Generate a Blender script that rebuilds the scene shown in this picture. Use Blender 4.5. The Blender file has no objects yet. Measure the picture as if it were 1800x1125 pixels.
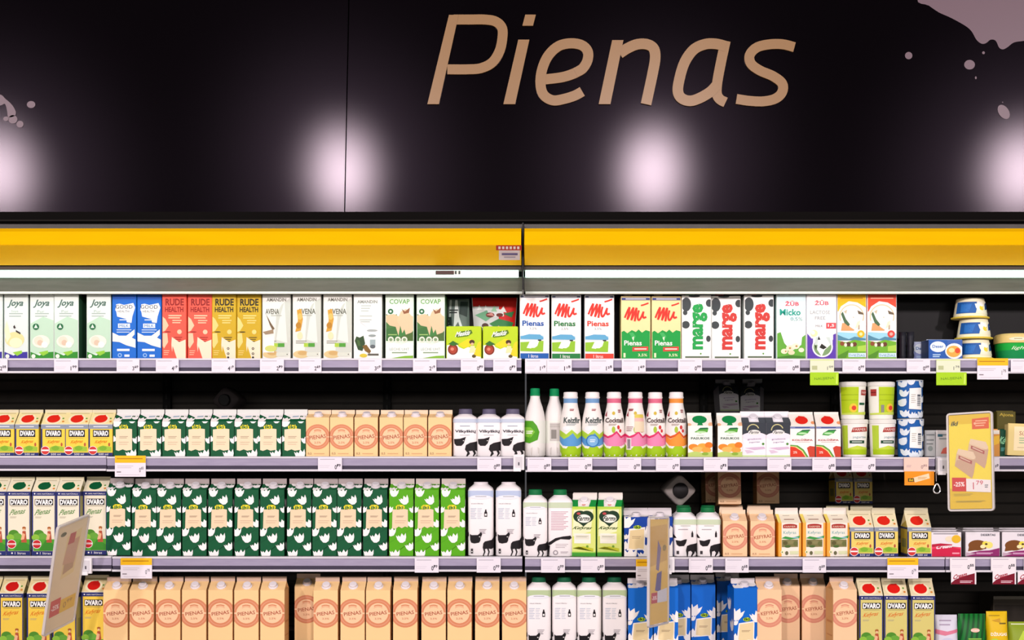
import bpy, bmesh, math, random
from mathutils import Matrix, Vector
random.seed(7)
# ------------------------------------------------------------------ camera, world, lights, exposure
S = 0.00155          # metres per photo pixel on the plane of the shelf fronts (y = 0)
CX, HY = 950.0, 780.0
CAMH, D0 = 1.6, 3.6
scene = bpy.context.scene
COL = scene.collection
def wx(px, Y=0.0): return (px - CX) * S * (D0 + Y) / D0
def wz(py, Y=0.0): return CAMH + (HY - py) * S * (D0 + Y) / D0
cam = bpy.data.cameras.new('camera')
cam.sensor_width = 36.0
cam.lens = (D0 / S) / 1800 * 36
cam.shift_x = -(CX - 900) / 1800
cam.shift_y = (HY - 562.5) / 1800
camo = bpy.data.objects.new('camera', cam); COL.objects.link(camo)
camo.location = (0, -D0, CAMH); camo.rotation_euler = (math.radians(90), 0, 0)
scene.camera = camo
vs = scene.view_settings
vs.view_transform = 'Standard'; vs.look = 'None'; vs.gamma = 1.0; vs.exposure = 0.0
vs.use_curve_mapping = False
w = bpy.data.worlds.new('world'); scene.world = w; w.use_nodes = True
w.node_tree.nodes['Background'].inputs[0].default_value = (0.80, 0.78, 0.84, 1)
w.node_tree.nodes['Background'].inputs[1].default_value = 0.10
WALL_Y = 0.10
def area(name, loc, target, sx, sy, power, col, shape='RECTANGLE'):
    l = bpy.data.lights.new(name, 'AREA'); l.shape = shape; l.size = sx; l.size_y = sy
    l.energy = power; l.color = col
    o = bpy.data.objects.new(name, l); COL.objects.link(o); o.location = loc
    d = Vector(target) - Vector(loc)
    o.rotation_euler = d.to_track_quat('-Z', 'Y').to_euler()
    return o
# the four ceiling spotlights whose glossy reflections show on the black panels
LAMP_Y, LAMP_Z = -5.7, 3.55
for px in (-8, 603, 1147, 1796):
    bx = wx(px, WALL_Y); dw = D0 + WALL_Y
    k = (dw + (WALL_Y - LAMP_Y)) / dw
    area('ceiling_spotlight', (bx * k, LAMP_Y, LAMP_Z), (bx * .6, 0, 1.5), 0.25, 0.50, 108, (1.0, .87, .90), 'ELLIPSE')
# unseen fill lights added to brighten the goods, far back and to both sides
area('added_fill_light', (0, -15.5, 3.2), (0, 0, 1.3), 12.0, 0.8, 220, (1.0, .93, .88))
area('added_fill_light', (-5.2, -3.2, 3.3), (-0.6, 0, 1.3), 1.0, 3.0, 42, (1.0, .91, .86))
area('added_fill_light', (5.2, -3.2, 3.3), (0.6, 0, 1.3), 1.0, 3.0, 42, (1.0, .91, .86))

# ------------------------------------------------------------------ materials
MATS = {}
def lin(c): return c / 12.92 if c <= .04045 else ((c + .055) / 1.055) ** 2.4
def hexrgb(h): return tuple(lin(int(h[i:i + 2], 16) / 255) for i in (0, 2, 4))
def mat(h, rough=.42, spec=.18, metal=0.0, emit=0.0, alpha=1.0, key=None):
    k = (h, rough, spec, metal, emit, alpha)
    if k in MATS: return MATS[k]
    m = bpy.data.materials.new(key or ('paint_' + h)); m.use_nodes = True
    b = m.node_tree.nodes['Principled BSDF']
    b.inputs['Base Color'].default_value = hexrgb(h) + (1,)
    b.inputs['Roughness'].default_value = rough
    b.inputs['Specular IOR Level'].default_value = spec
    b.inputs['Metallic'].default_value = metal
    if emit:
        b.inputs['Emission Color'].default_value = hexrgb(h) + (1,); b.inputs['Emission Strength'].default_value = emit
    if alpha < 1: b.inputs['Alpha'].default_value = alpha
    MATS[k] = m
    return m
def noise_mat(h, h2, rough, scale, spec=.3, metal=0, stretch=(1, 1, 1), rvar=0.0, name='surface'):
    m = bpy.data.materials.new(name); m.use_nodes = True; nt = m.node_tree
    b = nt.nodes['Principled BSDF']
    tc = nt.nodes.new('ShaderNodeTexCoord'); mp = nt.nodes.new('ShaderNodeMapping'); mp.inputs['Scale'].default_value = stretch
    n = nt.nodes.new('ShaderNodeTexNoise'); n.inputs['Scale'].default_value = scale; n.inputs['Detail'].default_value = 5
    r = nt.nodes.new('ShaderNodeValToRGB')
    r.color_ramp.elements[0].color = hexrgb(h) + (1,); r.color_ramp.elements[1].color = hexrgb(h2) + (1,)
    r.color_ramp.elements[0].position = .3; r.color_ramp.elements[1].position = .7
    L = nt.links.new
    L(tc.outputs['Object'], mp.inputs[0]); L(mp.outputs[0], n.inputs[0]); L(n.outputs['Fac'], r.inputs[0]); L(r.outputs[0], b.inputs['Base Color'])
    b.inputs['Roughness'].default_value = rough; b.inputs['Specular IOR Level'].default_value = spec; b.inputs['Metallic'].default_value = metal
    return m
def beckmann_wall():
    m = bpy.data.materials.new('black_wall_panel'); m.use_nodes = True; nt = m.node_tree; nt.nodes.clear()
    out = nt.nodes.new('ShaderNodeOutputMaterial'); add = nt.nodes.new('ShaderNodeAddShader')
    d = nt.nodes.new('ShaderNodeBsdfDiffuse'); d.inputs['Color'].default_value = (.0020, .0014, .0020, 1)
    g = nt.nodes.new('ShaderNodeBsdfAnisotropic'); g.distribution = 'BECKMANN'; g.inputs['Color'].default_value = (.0051, .0045, .0050, 1)
    tc = nt.nodes.new('ShaderNodeTexCoord'); n = nt.nodes.new('ShaderNodeTexNoise'); n.inputs['Scale'].default_value = 2.5
    mr = nt.nodes.new('ShaderNodeMapRange'); mr.inputs['To Min'].default_value = .120; mr.inputs['To Max'].default_value = .135
    L_ = nt.links.new
    L_(tc.outputs['Object'], n.inputs[0]); L_(n.outputs['Fac'], mr.inputs['Value']); L_(mr.outputs['Result'], g.inputs['Roughness'])
    g2 = nt.nodes.new('ShaderNodeBsdfAnisotropic'); g2.distribution = 'BECKMANN'; g2.inputs['Color'].default_value = (.0017, .0013, .0018, 1); g2.inputs['Roughness'].default_value = .23
    add2 = nt.nodes.new('ShaderNodeAddShader')
    L_(d.outputs[0], add.inputs[0]); L_(g.outputs[0], add.inputs[1]); L_(add.outputs[0], add2.inputs[0]); L_(g2.outputs[0], add2.inputs[1]); L_(add2.outputs[0], out.inputs[0])
    return m
M_WALL = beckmann_wall()
M_FLOOR = noise_mat('b9b0a4', 'a59b8f', .3, 6, name='floor_vinyl')
M_BACK = noise_mat('4a443f', '544d47', .5, 20, spec=.25, name='black_fridge_panel')
M_STEEL = noise_mat('2a2724', '34302c', .45, 30, spec=.4, name='dark_fridge_metal')
M_REFL = noise_mat('7f8478', '8c9084', .5, 12, spec=.3, stretch=(1, 6, 6), name='grey_reflector')
M_YEL = noise_mat('f4ba00', 'f8c000', .5, 5, spec=.12, stretch=(1, 8, 8), name='yellow_fascia')
M_RAIL = noise_mat('968fa8', 'a19ab2', .45, 18, spec=.4, stretch=(1, 6, 6), name='grey_price_rail')
M_SHELF = noise_mat('d8d6dc', 'cfcdd4', .4, 18, spec=.4, name='shelf_enamel')
M_GLOSS = mat('e9e2dc', .35)

# ------------------------------------------------------------------ mesh builder
class MB:
    def __init__(s): s.v = []; s.f = []; s.fm = []; s.mats = []
    def mi(s, m):
        if isinstance(m, str): m = mat(m)
        if m not in s.mats: s.mats.append(m)
        return s.mats.index(m)
    def add(s, vs_, fs, m):
        b = len(s.v); s.v += [tuple(p) for p in vs_]; i = s.mi(m)
        for f in fs: s.f.append([b + k for k in f]); s.fm.append(i)
    def box(s, x0, x1, y0, y1, z0, z1, m, front=None):
        V = [(x0, y0, z0), (x1, y0, z0), (x1, y1, z0), (x0, y1, z0), (x0, y0, z1), (x1, y0, z1), (x1, y1, z1), (x0, y1, z1)]
        s.add(V, [(3, 2, 1, 0), (4, 5, 6, 7), (1, 2, 6, 5), (2, 3, 7, 6), (3, 0, 4, 7)], m)
        s.add([V[0], V[1], V[5], V[4]], [(0, 1, 2, 3)], front or m)
    def extrude_x(s, prof, x0, x1, m, caps=True):
        n = len(prof)
        V = [(x0, y, z) for y, z in prof] + [(x1, y, z) for y, z in prof]
        F = [(i, (i + 1) % n, n + (i + 1) % n, n + i) for i in range(n)]
        if caps: F += [tuple(range(n)), tuple(range(2 * n - 1, n - 1, -1))]
        s.add(V, F, m)
    def lathe(s, prof, m, n=28, cx=0, cy=0, axis=None, cap0=True, cap1=True):
        V = []
        for z, r in prof:
            for k in range(n):
                a = 2 * math.pi * k / n
                V.append((cx + r * math.cos(a), cy + r * math.sin(a), z))
        F = []
        for j in range(len(prof) - 1):
            for k in range(n): F.append((j * n + k, j * n + (k + 1) % n, (j + 1) * n + (k + 1) % n, (j + 1) * n + k))
        if cap0: F.append(tuple(range(n - 1, -1, -1)))
        if cap1: F.append(tuple((len(prof) - 1) * n + k for k in range(n)))
        if axis is not None: V = [tuple(axis @ Vector(p)) for p in V]
        s.add(V, F, m)
    def build(s, name, parent=None, smooth=False, loc=None):
        me = bpy.data.meshes.new(name); me.from_pydata(s.v, [], s.f)
        for m in s.mats: me.materials.append(m)
        me.polygons.foreach_set('material_index', s.fm)
        me.update()
        if smooth: me.shade_smooth(); 
        o = bpy.data.objects.new(name, me); COL.objects.link(o)
        if smooth:
            try: me.set_sharp_from_angle(angle=math.radians(38))
            except Exception: pass
        if parent: o.parent = parent
        if loc: o.location = loc
        return o
def tag(o, label=None, cat=None, group=None, kind=None):
    if label: o['label'] = label
    if cat: o['category'] = cat
    if group: o['group'] = group
    if kind: o['kind'] = kind
    return o
def struct(mb, name): o = mb.build(name); o['kind'] = 'structure'; return o
def empty(name, loc=(0, 0, 0)):
    o = bpy.data.objects.new(name, None); COL.objects.link(o); o.location = loc; o.empty_display_size = .05
    return o

# ------------------------------------------------------------------ flat artwork
GL = {}
def glyph(s, bold=0.0):
    k = (s, bold)
    if k in GL: return GL[k]
    c = bpy.data.curves.new('txt', 'FONT'); c.body = s; c.offset = bold; c.resolution_u = 2; c.fill_mode = 'FRONT'
    o = bpy.data.objects.new('txt', c); COL.objects.link(o)
    bpy.context.view_layer.update()
    dg = bpy.context.evaluated_depsgraph_get()
    me = o.evaluated_get(dg).to_mesh()
    V = [(v.co.x, v.co.y) for v in me.vertices]; F = [tuple(p.vertices) for p in me.polygons]
    o.evaluated_get(dg).to_mesh_clear()
    bpy.data.objects.remove(o); bpy.data.curves.remove(c)
    if V:
        x0 = min(p[0] for p in V); x1 = max(p[0] for p in V); y0 = min(p[1] for p in V); y1 = max(p[1] for p in V)
        V = [((x - x0) / (x1 - x0) - .5, (y - y0) / (y1 - y0) - .5) for x, y in V]
    GL[k] = (V, F); return GL[k]
TULIP = [(-.55, .45), (-.5, -.05), (-.28, -.42), (.02, -.5), (.34, -.36), (.52, .05), (.55, .5), (.3, .22), (.12, .55), (-.12, .2), (-.3, .42), (-.36, .25)]
def clip(p):
    for ax, lim, sg in ((0, 0, 1), (0, 1, -1), (1, 0, 1), (1, 1, -1)):
        out = []
        for i in range(len(p)):
            a, b = p[i - 1], p[i]
            ia = (a[ax] - lim) * sg >= 0; ib = (b[ax] - lim) * sg >= 0
            if ia != ib:
                t = (lim - a[ax]) / (b[ax] - a[ax]); out.append((a[0] + t * (b[0] - a[0]), a[1] + t * (b[1] - a[1])))
            if ib: out.append(b)
        p = out
        if len(p) < 3: return []
    return p
def shape_polys(s, W, H):
    t = s[0]; A = W / H
    if t == 'R': x0, y0, x1, y1 = s[2:6]; return [[(x0, y0), (x1, y0), (x1, y1), (x0, y1)]]
    if t in 'EC':
        cx, cy, rx = s[2:5]; ry = s[5] if t == 'E' else rx * A
        return [[(cx + rx * math.cos(a * math.pi / 10), cy + ry * math.sin(a * math.pi / 10)) for a in range(20)]]
    if t == 'G':
        cx, cy, r, ri = s[2:6]; a0, a1 = (s[6], s[7]) if len(s) > 7 else (0, 360)
        n = max(4, int((a1 - a0) / 12)); out = []
        for i in range(n):
            q = []
            for a, rr in ((i, r), (i + 1, r), (i + 1, ri), (i, ri)):
                th = math.radians(a0 + (a1 - a0) * a / n); q.append((cx + rr * math.cos(th), cy + rr * math.sin(th) * A))
            out.append(q)
        return out
    if t == 'P': return [list(s[2])]
    if t == 'U':
        cx, cy, sz, rot = s[2:6]; c, sn = math.cos(math.radians(rot)), math.sin(math.radians(rot))
        return [[(cx + sz * (x * c - y * sn), cy + sz * (x * sn + y * c) * A) for x, y in TULIP]]
    if t == 'S':
        pts, wd = s[2], s[3]; out = []
        q = cr([(x, y / A) for x, y in pts], 4)
        Lf, Rt = [], []
        for i, p in enumerate(q):
            a = q[max(i - 1, 0)]; b = q[min(i + 1, len(q) - 1)]; dx, dy = b[0] - a[0], b[1] - a[1]; l = math.hypot(dx, dy) or 1
            Lf.append((p[0] - dy / l * wd, (p[1] + dx / l * wd) * A)); Rt.append((p[0] + dy / l * wd, (p[1] - dx / l * wd) * A))
        return [[Lf[i], Lf[i + 1], Rt[i + 1], Rt[i]] for i in range(len(q) - 1)]
    if t == 'L':   # lines of small print
        x0, x1, ys, h = s[2:6]; out = []
        for i, y in enumerate(ys):
            xe = x1 - (x1 - x0) * .25 * ((i * 7) % 3) / 2
            out.append([(x0, y), (xe, y), (xe, y + h), (x0, y + h)])
        return out
    return []
def R(c, *a): return ('R', c) + a
def E(c, *a): return ('E', c) + a
def Cc(c, *a): return ('C', c) + a
def G(c, *a): return ('G', c) + a
def P(c, *pts): return ('P', c, pts)
def U(c, *a): return ('U', c) + a
def L(c, x0, x1, ys, h): return ('L', c, x0, x1, ys, h)
def ST(c, w_, *p): return ('S', c, p, w_)
def T(c, s, cx, cy, w_, h_, rot=0, sh=0, b=.0): return ('T', c, s, cx, cy, w_, h_, rot, sh, b)
def art(mb, shapes, W, H, M, curved=False, off0=.0002, step=.00008):
    for k, s in enumerate(shapes):
        off = off0 + k * step
        if s[0] == 'T':
            _, c, txt, cx, cy, w_, h_, rot, sh, b = s
            V, F = glyph(txt, b); co, si = math.cos(math.radians(rot)), math.sin(math.radians(rot))
            V2 = []
            for x, y in V:
                X = (x + sh * y) * w_ * W; Y = y * h_ * H
                V2.append((cx + (X * co - Y * si) / W, cy + (X * si + Y * co) / H))
            polys = None
        else:
            c = s[1]; V2 = []; F = []
            for p in shape_polys(s, W, H):
                p = clip(p)
                if p: F.append(tuple(range(len(V2), len(V2) + len(p)))); V2 += p
        if not F: continue
        if curved:
            bm = bmesh.new(); vv = [bm.verts.new((x, y, 0)) for x, y in V2]
            for f in F:
                try: bm.faces.new([vv[i] for i in f])
                except ValueError: pass
            bmesh.ops.triangulate(bm, faces=bm.faces[:])
            for _ in range(5):
                ed = [e for e in bm.edges if abs(e.verts[0].co.x - e.verts[1].co.x) > .09 or abs(e.verts[0].co.y - e.verts[1].co.y) > .12]
                if not ed or len(bm.faces) > 1500: break
                bmesh.ops.subdivide_edges(bm, edges=ed, cuts=1)
                bmesh.ops.triangulate(bm, faces=bm.faces[:])
            bm.verts.index_update()
            V2 = [(v.co.x, v.co.y) for v in bm.verts]; F = [tuple(v.index for v in f.verts) for f in bm.faces]
            bm.free()
            off += .0006
            V2 = [(min(.985, max(.015, x)), y) for x, y in V2]
        m = mat(c) if isinstance(c, str) else c
        V3 = [M(x, y, off) for x, y in V2]
        # keep every artwork face turned to the viewer (-y)
        F2 = []
        for f in F:
            ar = 0
            for i in range(len(f)):
                a, b_ = V2[f[i - 1]], V2[f[i]]; ar += a[0] * b_[1] - a[1] * b_[0]
            F2.append(f if ar > 0 else tuple(reversed(f)))
        mb.add(V3, F2, m)

# ------------------------------------------------------------------ the setting
mb = MB()
zb = wz(383, WALL_Y); zt = 3.9
def wall(px0, px1, pb0, pb1, name, arts):
    m = MB()
    x0t, x1t, x0b, x1b = wx(px0, WALL_Y), wx(px1, WALL_Y), wx(pb0, WALL_Y), wx(pb1, WALL_Y)
    # the joint leans a little: extrapolate from the photo rows 0 and 383 to the whole panel
    hz0 = wz(0, WALL_Y); k = (zt - zb) / (hz0 - zb)
    X0, X1 = x0b + (x0t - x0b) * k, x1b + (x1t - x1b) * k
    V = [(x0b, WALL_Y, zb), (x1b, WALL_Y, zb), (X1, WALL_Y, zt), (X0, WALL_Y, zt), (x0b, WALL_Y + .03, zb), (x1b, WALL_Y + .03, zb), (X1, WALL_Y + .03, zt), (X0, WALL_Y + .03, zt)]
    m.add(V, [(0, 1, 2, 3), (7, 6, 5, 4), (0, 3, 7, 4), (1, 5, 6, 2), (3, 2, 6, 7), (0, 4, 5, 1)], M_WALL)
    for pts, c in arts:
        n = len(pts)
        V = [(wx(x, WALL_Y), WALL_Y - .0015, wz(y, WALL_Y)) for x, y in pts]
        m.add(V, [tuple(range(n))], c)
    struct(m, name)
M_SPL = mat('6e5c64', .3, .2)
def blob(cx, cy, rx, ry, rot=0):
    c, s = math.cos(rot), math.sin(rot)
    return [(cx + rx * math.cos(a) * c - ry * math.sin(a) * s, cy + rx * math.cos(a) * s + ry * math.sin(a) * c) for a in [i * math.pi / 8 for i in range(16)]]
def cr(pts, n=6, closed=False):
    out = []; N = len(pts)
    rng = range(N) if closed else range(N - 1)
    for i in rng:
        if closed: p0, p1, p2, p3 = pts[i - 1], pts[i], pts[(i + 1) % N], pts[(i + 2) % N]
        else: p0, p1, p2, p3 = pts[max(i - 1, 0)], pts[i], pts[i + 1], pts[min(i + 2, N - 1)]
        for j in range(n):
            t = j / n
            out.append(tuple(.5 * (2 * p1[d] + (p2[d] - p0[d]) * t + (2 * p0[d] - 5 * p1[d] + 4 * p2[d] - p3[d]) * t * t + (3 * p1[d] - p0[d] - 3 * p2[d] + p3[d]) * t ** 3) for d in (0, 1)))
    if not closed: out.append(pts[-1])
    return out
spl = [(1612, -2), (1632, 10), (1650, 22), (1672, 32), (1697, 46), (1708, 56), (1716, 70), (1725, 77), (1733, 76), (1741, 70), (1750, 72), (1756, 84), (1763, 87), (1771, 83), (1782, 75), (1800, 72), (1840, 66), (1900, 40), (1960, -30), (1850, -90), (1640, -60)]
arts_r = [(cr(spl, 4, True), M_SPL)]
for b in ((1597, 98, 6.5, 6.5), (1704, 114, 9.5, 8.5), (1728.5, 93, 2.5, 2.5), (1715, 137, 1.6, 2.5), (1764, 197, 9, 14, -.6), (1762, 180, 1, 1)):
    arts_r.append((blob(*b), M_SPL))
arts_l = [(cr([(-30, 160), (0, 166), (10, 174), (21, 184), (28, 196), (26, 204), (15, 206), (13, 196), (9, 183), (0, 186), (-30, 190)], 4, True), M_SPL)]
for b in ((55, 184, 7.5, 6.2), (23, 210, 8, 7.5), (11, 209, 5, 4), (35.5, 218.5, 6.3, 6)):
    arts_l.append((blob(*b), M_SPL))
wall(-700, 612.2, -700, 604.6, 'wall_left', arts_l)
wall(614.2, 2500, 606.6, 2500, 'wall_right', arts_r)
m = MB(); m.box(-4.5, 4.5, WALL_Y + .03, WALL_Y + .06, zb - .4, zt, mat('020202')); struct(m, 'wall_back')
m = MB(); m.box(-9, 9, -18, 1.2, -.05, 0, M_FLOOR); struct(m, 'floor')
m = MB(); m.box(-4.2, 4.2, -.02, WALL_Y + .03, wz(398, 0), zb - .004, mat('0a0807', .7, .05)); m.box(-4.2, 4.2, -.03, -.018, wz(389, -.03), wz(386, -.03), mat('1a1714', .7, .1)); struct(m, 'trim_1')

# sign lettering
LET = mat('8c6a40', .3, .3)
def lp(p): return (700 + p[0] / 2.3684, p[1] / 2.3684)
def letter(polys, name='letter'):
    m = MB()
    for pi, pts in enumerate(polys):
        n = len(pts)
        F_ = [(wx(x, WALL_Y), WALL_Y - .0068, wz(y, WALL_Y)) for x, y in pts]; B_ = [(x, WALL_Y - .0005, z) for x, _, z in F_]
        m.add(F_ + B_, [tuple(range(n))] + [(i, (i + 1) % n, n + (i + 1) % n, n + i) for i in range(n)], LET)
    return m
def ribbon(pts, wd=47, n=7, w_end=None):
    c = cr(pts, n); Lf, Rt = [], []
    for i, p in enumerate(c):
        a = c[max(i - 1, 0)]; b = c[min(i + 1, len(c) - 1)]
        dx, dy = b[0] - a[0], b[1] - a[1]; l = math.hypot(dx, dy) or 1
        h = wd / 2
        Lf.append((p[0] - dy / l * h, p[1] + dx / l * h)); Rt.append((p[0] + dy / l * h, p[1] - dx / l * h))
    return [[lp(q) for q in (Lf[i], Lf[i + 1], Rt[i + 1], Rt[i])] for i in range(len(c) - 1)]
def quad(*p): return [lp(q) for q in p]
def ribbon_mesh(name, ribbons, polys):
    m = MB()
    for ri, rb in enumerate(ribbons):   # front strip + rim, one connected piece
        n = len(rb)
        Lp = [rb[0][0]] + [q[1] for q in rb]; Rp = [rb[0][3]] + [q[2] for q in rb]
        V = []
        for y in (WALL_Y - .006 + .0008 * ri, WALL_Y - .0005):
            for pts in (Lp, Rp): V += [(wx(x, WALL_Y), y, wz(yy, WALL_Y)) for x, yy in pts]
        k = n + 1; F = []
        for i in range(n):
            F.append((i, i + 1, k + i + 1, k + i)); F.append((i, i + 1, 2 * k + i + 1, 2 * k + i)); F.append((k + i, k + i + 1, 3 * k + i + 1, 3 * k + i))
        F += [(0, k, 3 * k, 2 * k), (n, k + n, 3 * k + n, 2 * k + n)]
        m.add(V, F, LET)
    q = letter(polys); m.add(q.v, q.f, LET)
    return m
sign = empty('wall_lettering', (wx(1075, WALL_Y), WALL_Y, wz(188, WALL_Y)))
tag(sign, 'large bronze slanted word Pienas mounted on the black wall above the fridge', 'sign')
def addletter(rib, pol):
    o = ribbon_mesh('letter', rib, pol).build('letter', None)
    o.parent = sign; o.matrix_parent_inverse = Matrix.Translation(sign.location).inverted()
addletter([ribbon([(232, 84), (300, 84), (360, 84), (405, 92), (432, 118), (434, 160), (422, 215), (392, 262), (345, 286), (290, 291), (205, 291)], 41)], [quad((122, 436), (170, 436), (252, 65), (212, 65))])
addletter([], [quad((438, 436), (487, 436), (546, 168), (500, 168)), quad((517, 110), (561, 110), (573, 64), (529, 64))])
addletter([ribbon([(766, 383), (735, 400), (690, 414), (645, 420), (608, 400), (593, 360), (597, 300), (622, 238), (665, 196), (715, 183), (762, 190), (788, 215), (788, 252), (768, 287), (738, 305)], 42), ribbon([(766, 289), (738, 305), (700, 319), (660, 327), (594, 334)], 42)], [])
addletter([ribbon([(921, 225), (955, 203), (995, 187), (1035, 187), (1063, 205), (1069, 245), (1058, 310), (1031, 436)], 44)], [quad((834, 436), (883, 436), (937, 170), (890, 170))])
addletter([ribbon([(1362, 195), (1320, 185), (1275, 187), (1228, 210), (1190, 265), (1168, 340), (1164, 385), (1180, 412), (1215, 422), (1255, 410), (1300, 383), (1330, 350)], 44), ribbon([(1362, 172), (1345, 250), (1328, 340), (1325, 390), (1338, 415), (1362, 428)], 42)], [])
addletter([ribbon([(1648, 199), (1600, 187), (1545, 187), (1492, 200), (1462, 232), (1468, 268), (1505, 296), (1560, 320), (1597, 350), (1597, 385), (1570, 412), (1520, 424), (1460, 422), (1407, 414)], 41)], [])

# ------------------------------------------------------------------ the refrigerated display cases
Z1, Z2, Z3, Z4 = wz(630, 0), wz(802.5, 0), wz(978, 0), wz(1157, 0)
ROWZ = {1: Z1, 2: Z2, 3: Z3, 4: Z4}
def zrow(row, px):
    if row == 1: return wz(630 if px < 945 else 630.5)
    if row == 2: return wz(801.5 if px < 188 else 802.5 if px < 915 else 803.5 if px < 1644 else 802.5)
    if row == 3: return wz(977.5 if px < 212 else 978.5 if px < 919 else 979.5)
    return wz(1157)
SPLIT = 920
def rail(name, px0, px1, py0, parent, y=0.0):
    """px of the rail's top line; 25 px tall"""
    m = MB(); x0, x1 = wx(px0), wx(px1)
    z = lambda p: wz(py0 + p)
    m.box(x0, x1, y - .004, y + .012, z(3.2), z(0), M_SHELF)
    m.box(x0, x1, y - .001, y + .012, z(16), z(3.2), M_RAIL)
    m.box(x0, x1, y + .001, y + .012, z(22.5), z(16), mat('3f3a4b', .4))
    m.box(x0, x1, y - .005, y + .012, z(26), z(22.5), M_SHELF)
    return m.build(name, parent)
def fridge(px0, px1, label, shelves, tz):
    root = empty('display_fridge', (wx((px0 + px1) / 2), .3, 0))
    tag(root, label, 'fridge', 'refrigerated display cases')
    inv = Matrix.Translation(root.location).inverted()
    def part(mb_, name, parent=None, **k):
        o = mb_.build(name, None, **k); o.parent = parent or root
        if not parent: o.matrix_parent_inverse = inv
        return o
    x0, x1 = wx(px0), wx(px1)
    # canopy fascia: two facets, the upper turned a little up, the lower a little down
    yf = -.15
    prof = [(yf + .045, wz(401.5, yf + .045)), (yf + .028, wz(407, yf + .028)), (yf, wz(429.5, yf)), (yf + .0015, wz(431, yf)), (yf + .068, wz(466, yf + .068)), (yf + .074, wz(466.2, yf + .074)), (yf + .15, wz(430, yf + .15)), (yf + .15, wz(401.5, yf + .15))]
    m = MB(); m.extrude_x(prof, x0 + .0015, x1 - .0015, M_YEL); part(m, 'canopy_fascia')
    # canopy body behind the fascia
    m = MB(); m.box(x0, x1, -.045, .5, wz(455, 0), wz(399, 0), M_STEEL); part(m, 'canopy_body')
    # dark lamp housing strip, lamp tube and sloping reflector with its white lip
    yt = -.060
    m = MB(); m.box(x0, x1, yt - .012, yt + .03, wz(475.5, yt), wz(464, yt) + .008, mat('4a433a', .5)); part(m, 'lamp_housing')
    m = MB()
    r = .0095; zc = wz(481.5, yt)
    ax = Matrix.Translation((0, yt, zc)) @ Matrix.Rotation(math.pi / 2, 4, 'Y')
    xe = x1 - .01
    m.lathe([(x0 + .004, r), (xe, r)], mat('d6fff0', emit=6.8, key='lamp_glow'), 16, axis=ax); part(m, 'lamp_tube', smooth=True)
    m = MB()
    a, b = (yt + .008, wz(487.5, yt + .008)), (.0, wz(512.5, 0))
    m.extrude_x([a, b, (b[0] + .004, b[1] + .004), (a[0] + .02, a[1] + .004)], x0, x1, M_REFL); part(m, 'reflector')
    m = MB(); m.box(x0 + .003, x1, -.003, .012, wz(516.5, 0), wz(512.6, 0), mat('d5d8d0', .35)); part(m, 'air_outlet_lip')
    m = MB(); m.box(x0, x1, .02, .5, wz(498, 0), wz(494, 0), mat('23211f', .5)); m.box(x0, x1, .012, .02, wz(512.5, 0), wz(494, 0), mat('23211f', .5)); part(m, 'inner_ceiling')
    # back panel with horizontal ribs
    m = MB(); m.box(x0, x1, .56, .60, .12, wz(400, .1), M_BACK)
    for k in range(46):
        z = .5 + k * .035; m.box(x0, x1, .553, .56, z, z + .006, mat('332e2a', .5))
    part(m, 'back_panel')
    m = MB(); m.box(x0, x1, -.04, .56, .0, .32, mat('3a3836', .4)); m.box(x0, x1, -.08, -.04, .30, .62, mat('8a8680', .3)); part(m, 'base_trough')
    # end walls
    for xx, s in (((x0, 1),) if px0 < 0 else ((x1, -1),)):
        m = MB(); m.box(min(xx, xx + s * .006), max(xx, xx + s * .006), .0, .56, .32, wz(512), mat('1a1817', .4)); part(m, 'side_wall')
    for (a0, a1, py) in shelves:
        m = MB(); z1 = wz(py); m.box(wx(a0), wx(a1), .0125, .53, z1 - .016, z1, mat('2e2b2c', .5), M_SHELF)
        sh = part(m, 'shelf')
        rail('price_rail', a0, a1, py, sh)
    # slotted uprights on the back panel
    for px in tz:
        m = MB(); X = wx(px); m.box(X - .012, X + .012, .535, .553, .35, wz(512), mat('0d0c0b', .5))
        for k in range(40): m.box(X - .003, X + .003, .533, .535, .5 + k * .04, .5 + k * .04 + .02, mat('2c2a28'))
        part(m, 'slotted_upright')
    return root
fridge(-420, 918.2, 'left refrigerated case with yellow canopy and four shelves of milk cartons',
       [(-418, 916.5, 630), (-418, 187, 801.5), (188.5, 907, 802.5), (-418, 196, 977.5), (198, 918, 978.5), (-418, 917, 1157)], (195, 640))
fridge(921.8, 2300, 'right refrigerated case with yellow canopy, holding bottles, tubs and cartons',
       [(923, 2298, 630.5), (924, 1643, 803.5), (1645, 2298, 802.5), (923, 1660, 979.5), (1662, 2298, 979.5), (924, 2298, 1157)], (1280, 1545))
m = MB(); m.box(wx(918.8), wx(921.2), -.10, .0, wz(517), wz(402), mat('0a0908')); struct(m, 'trim_2')

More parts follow.
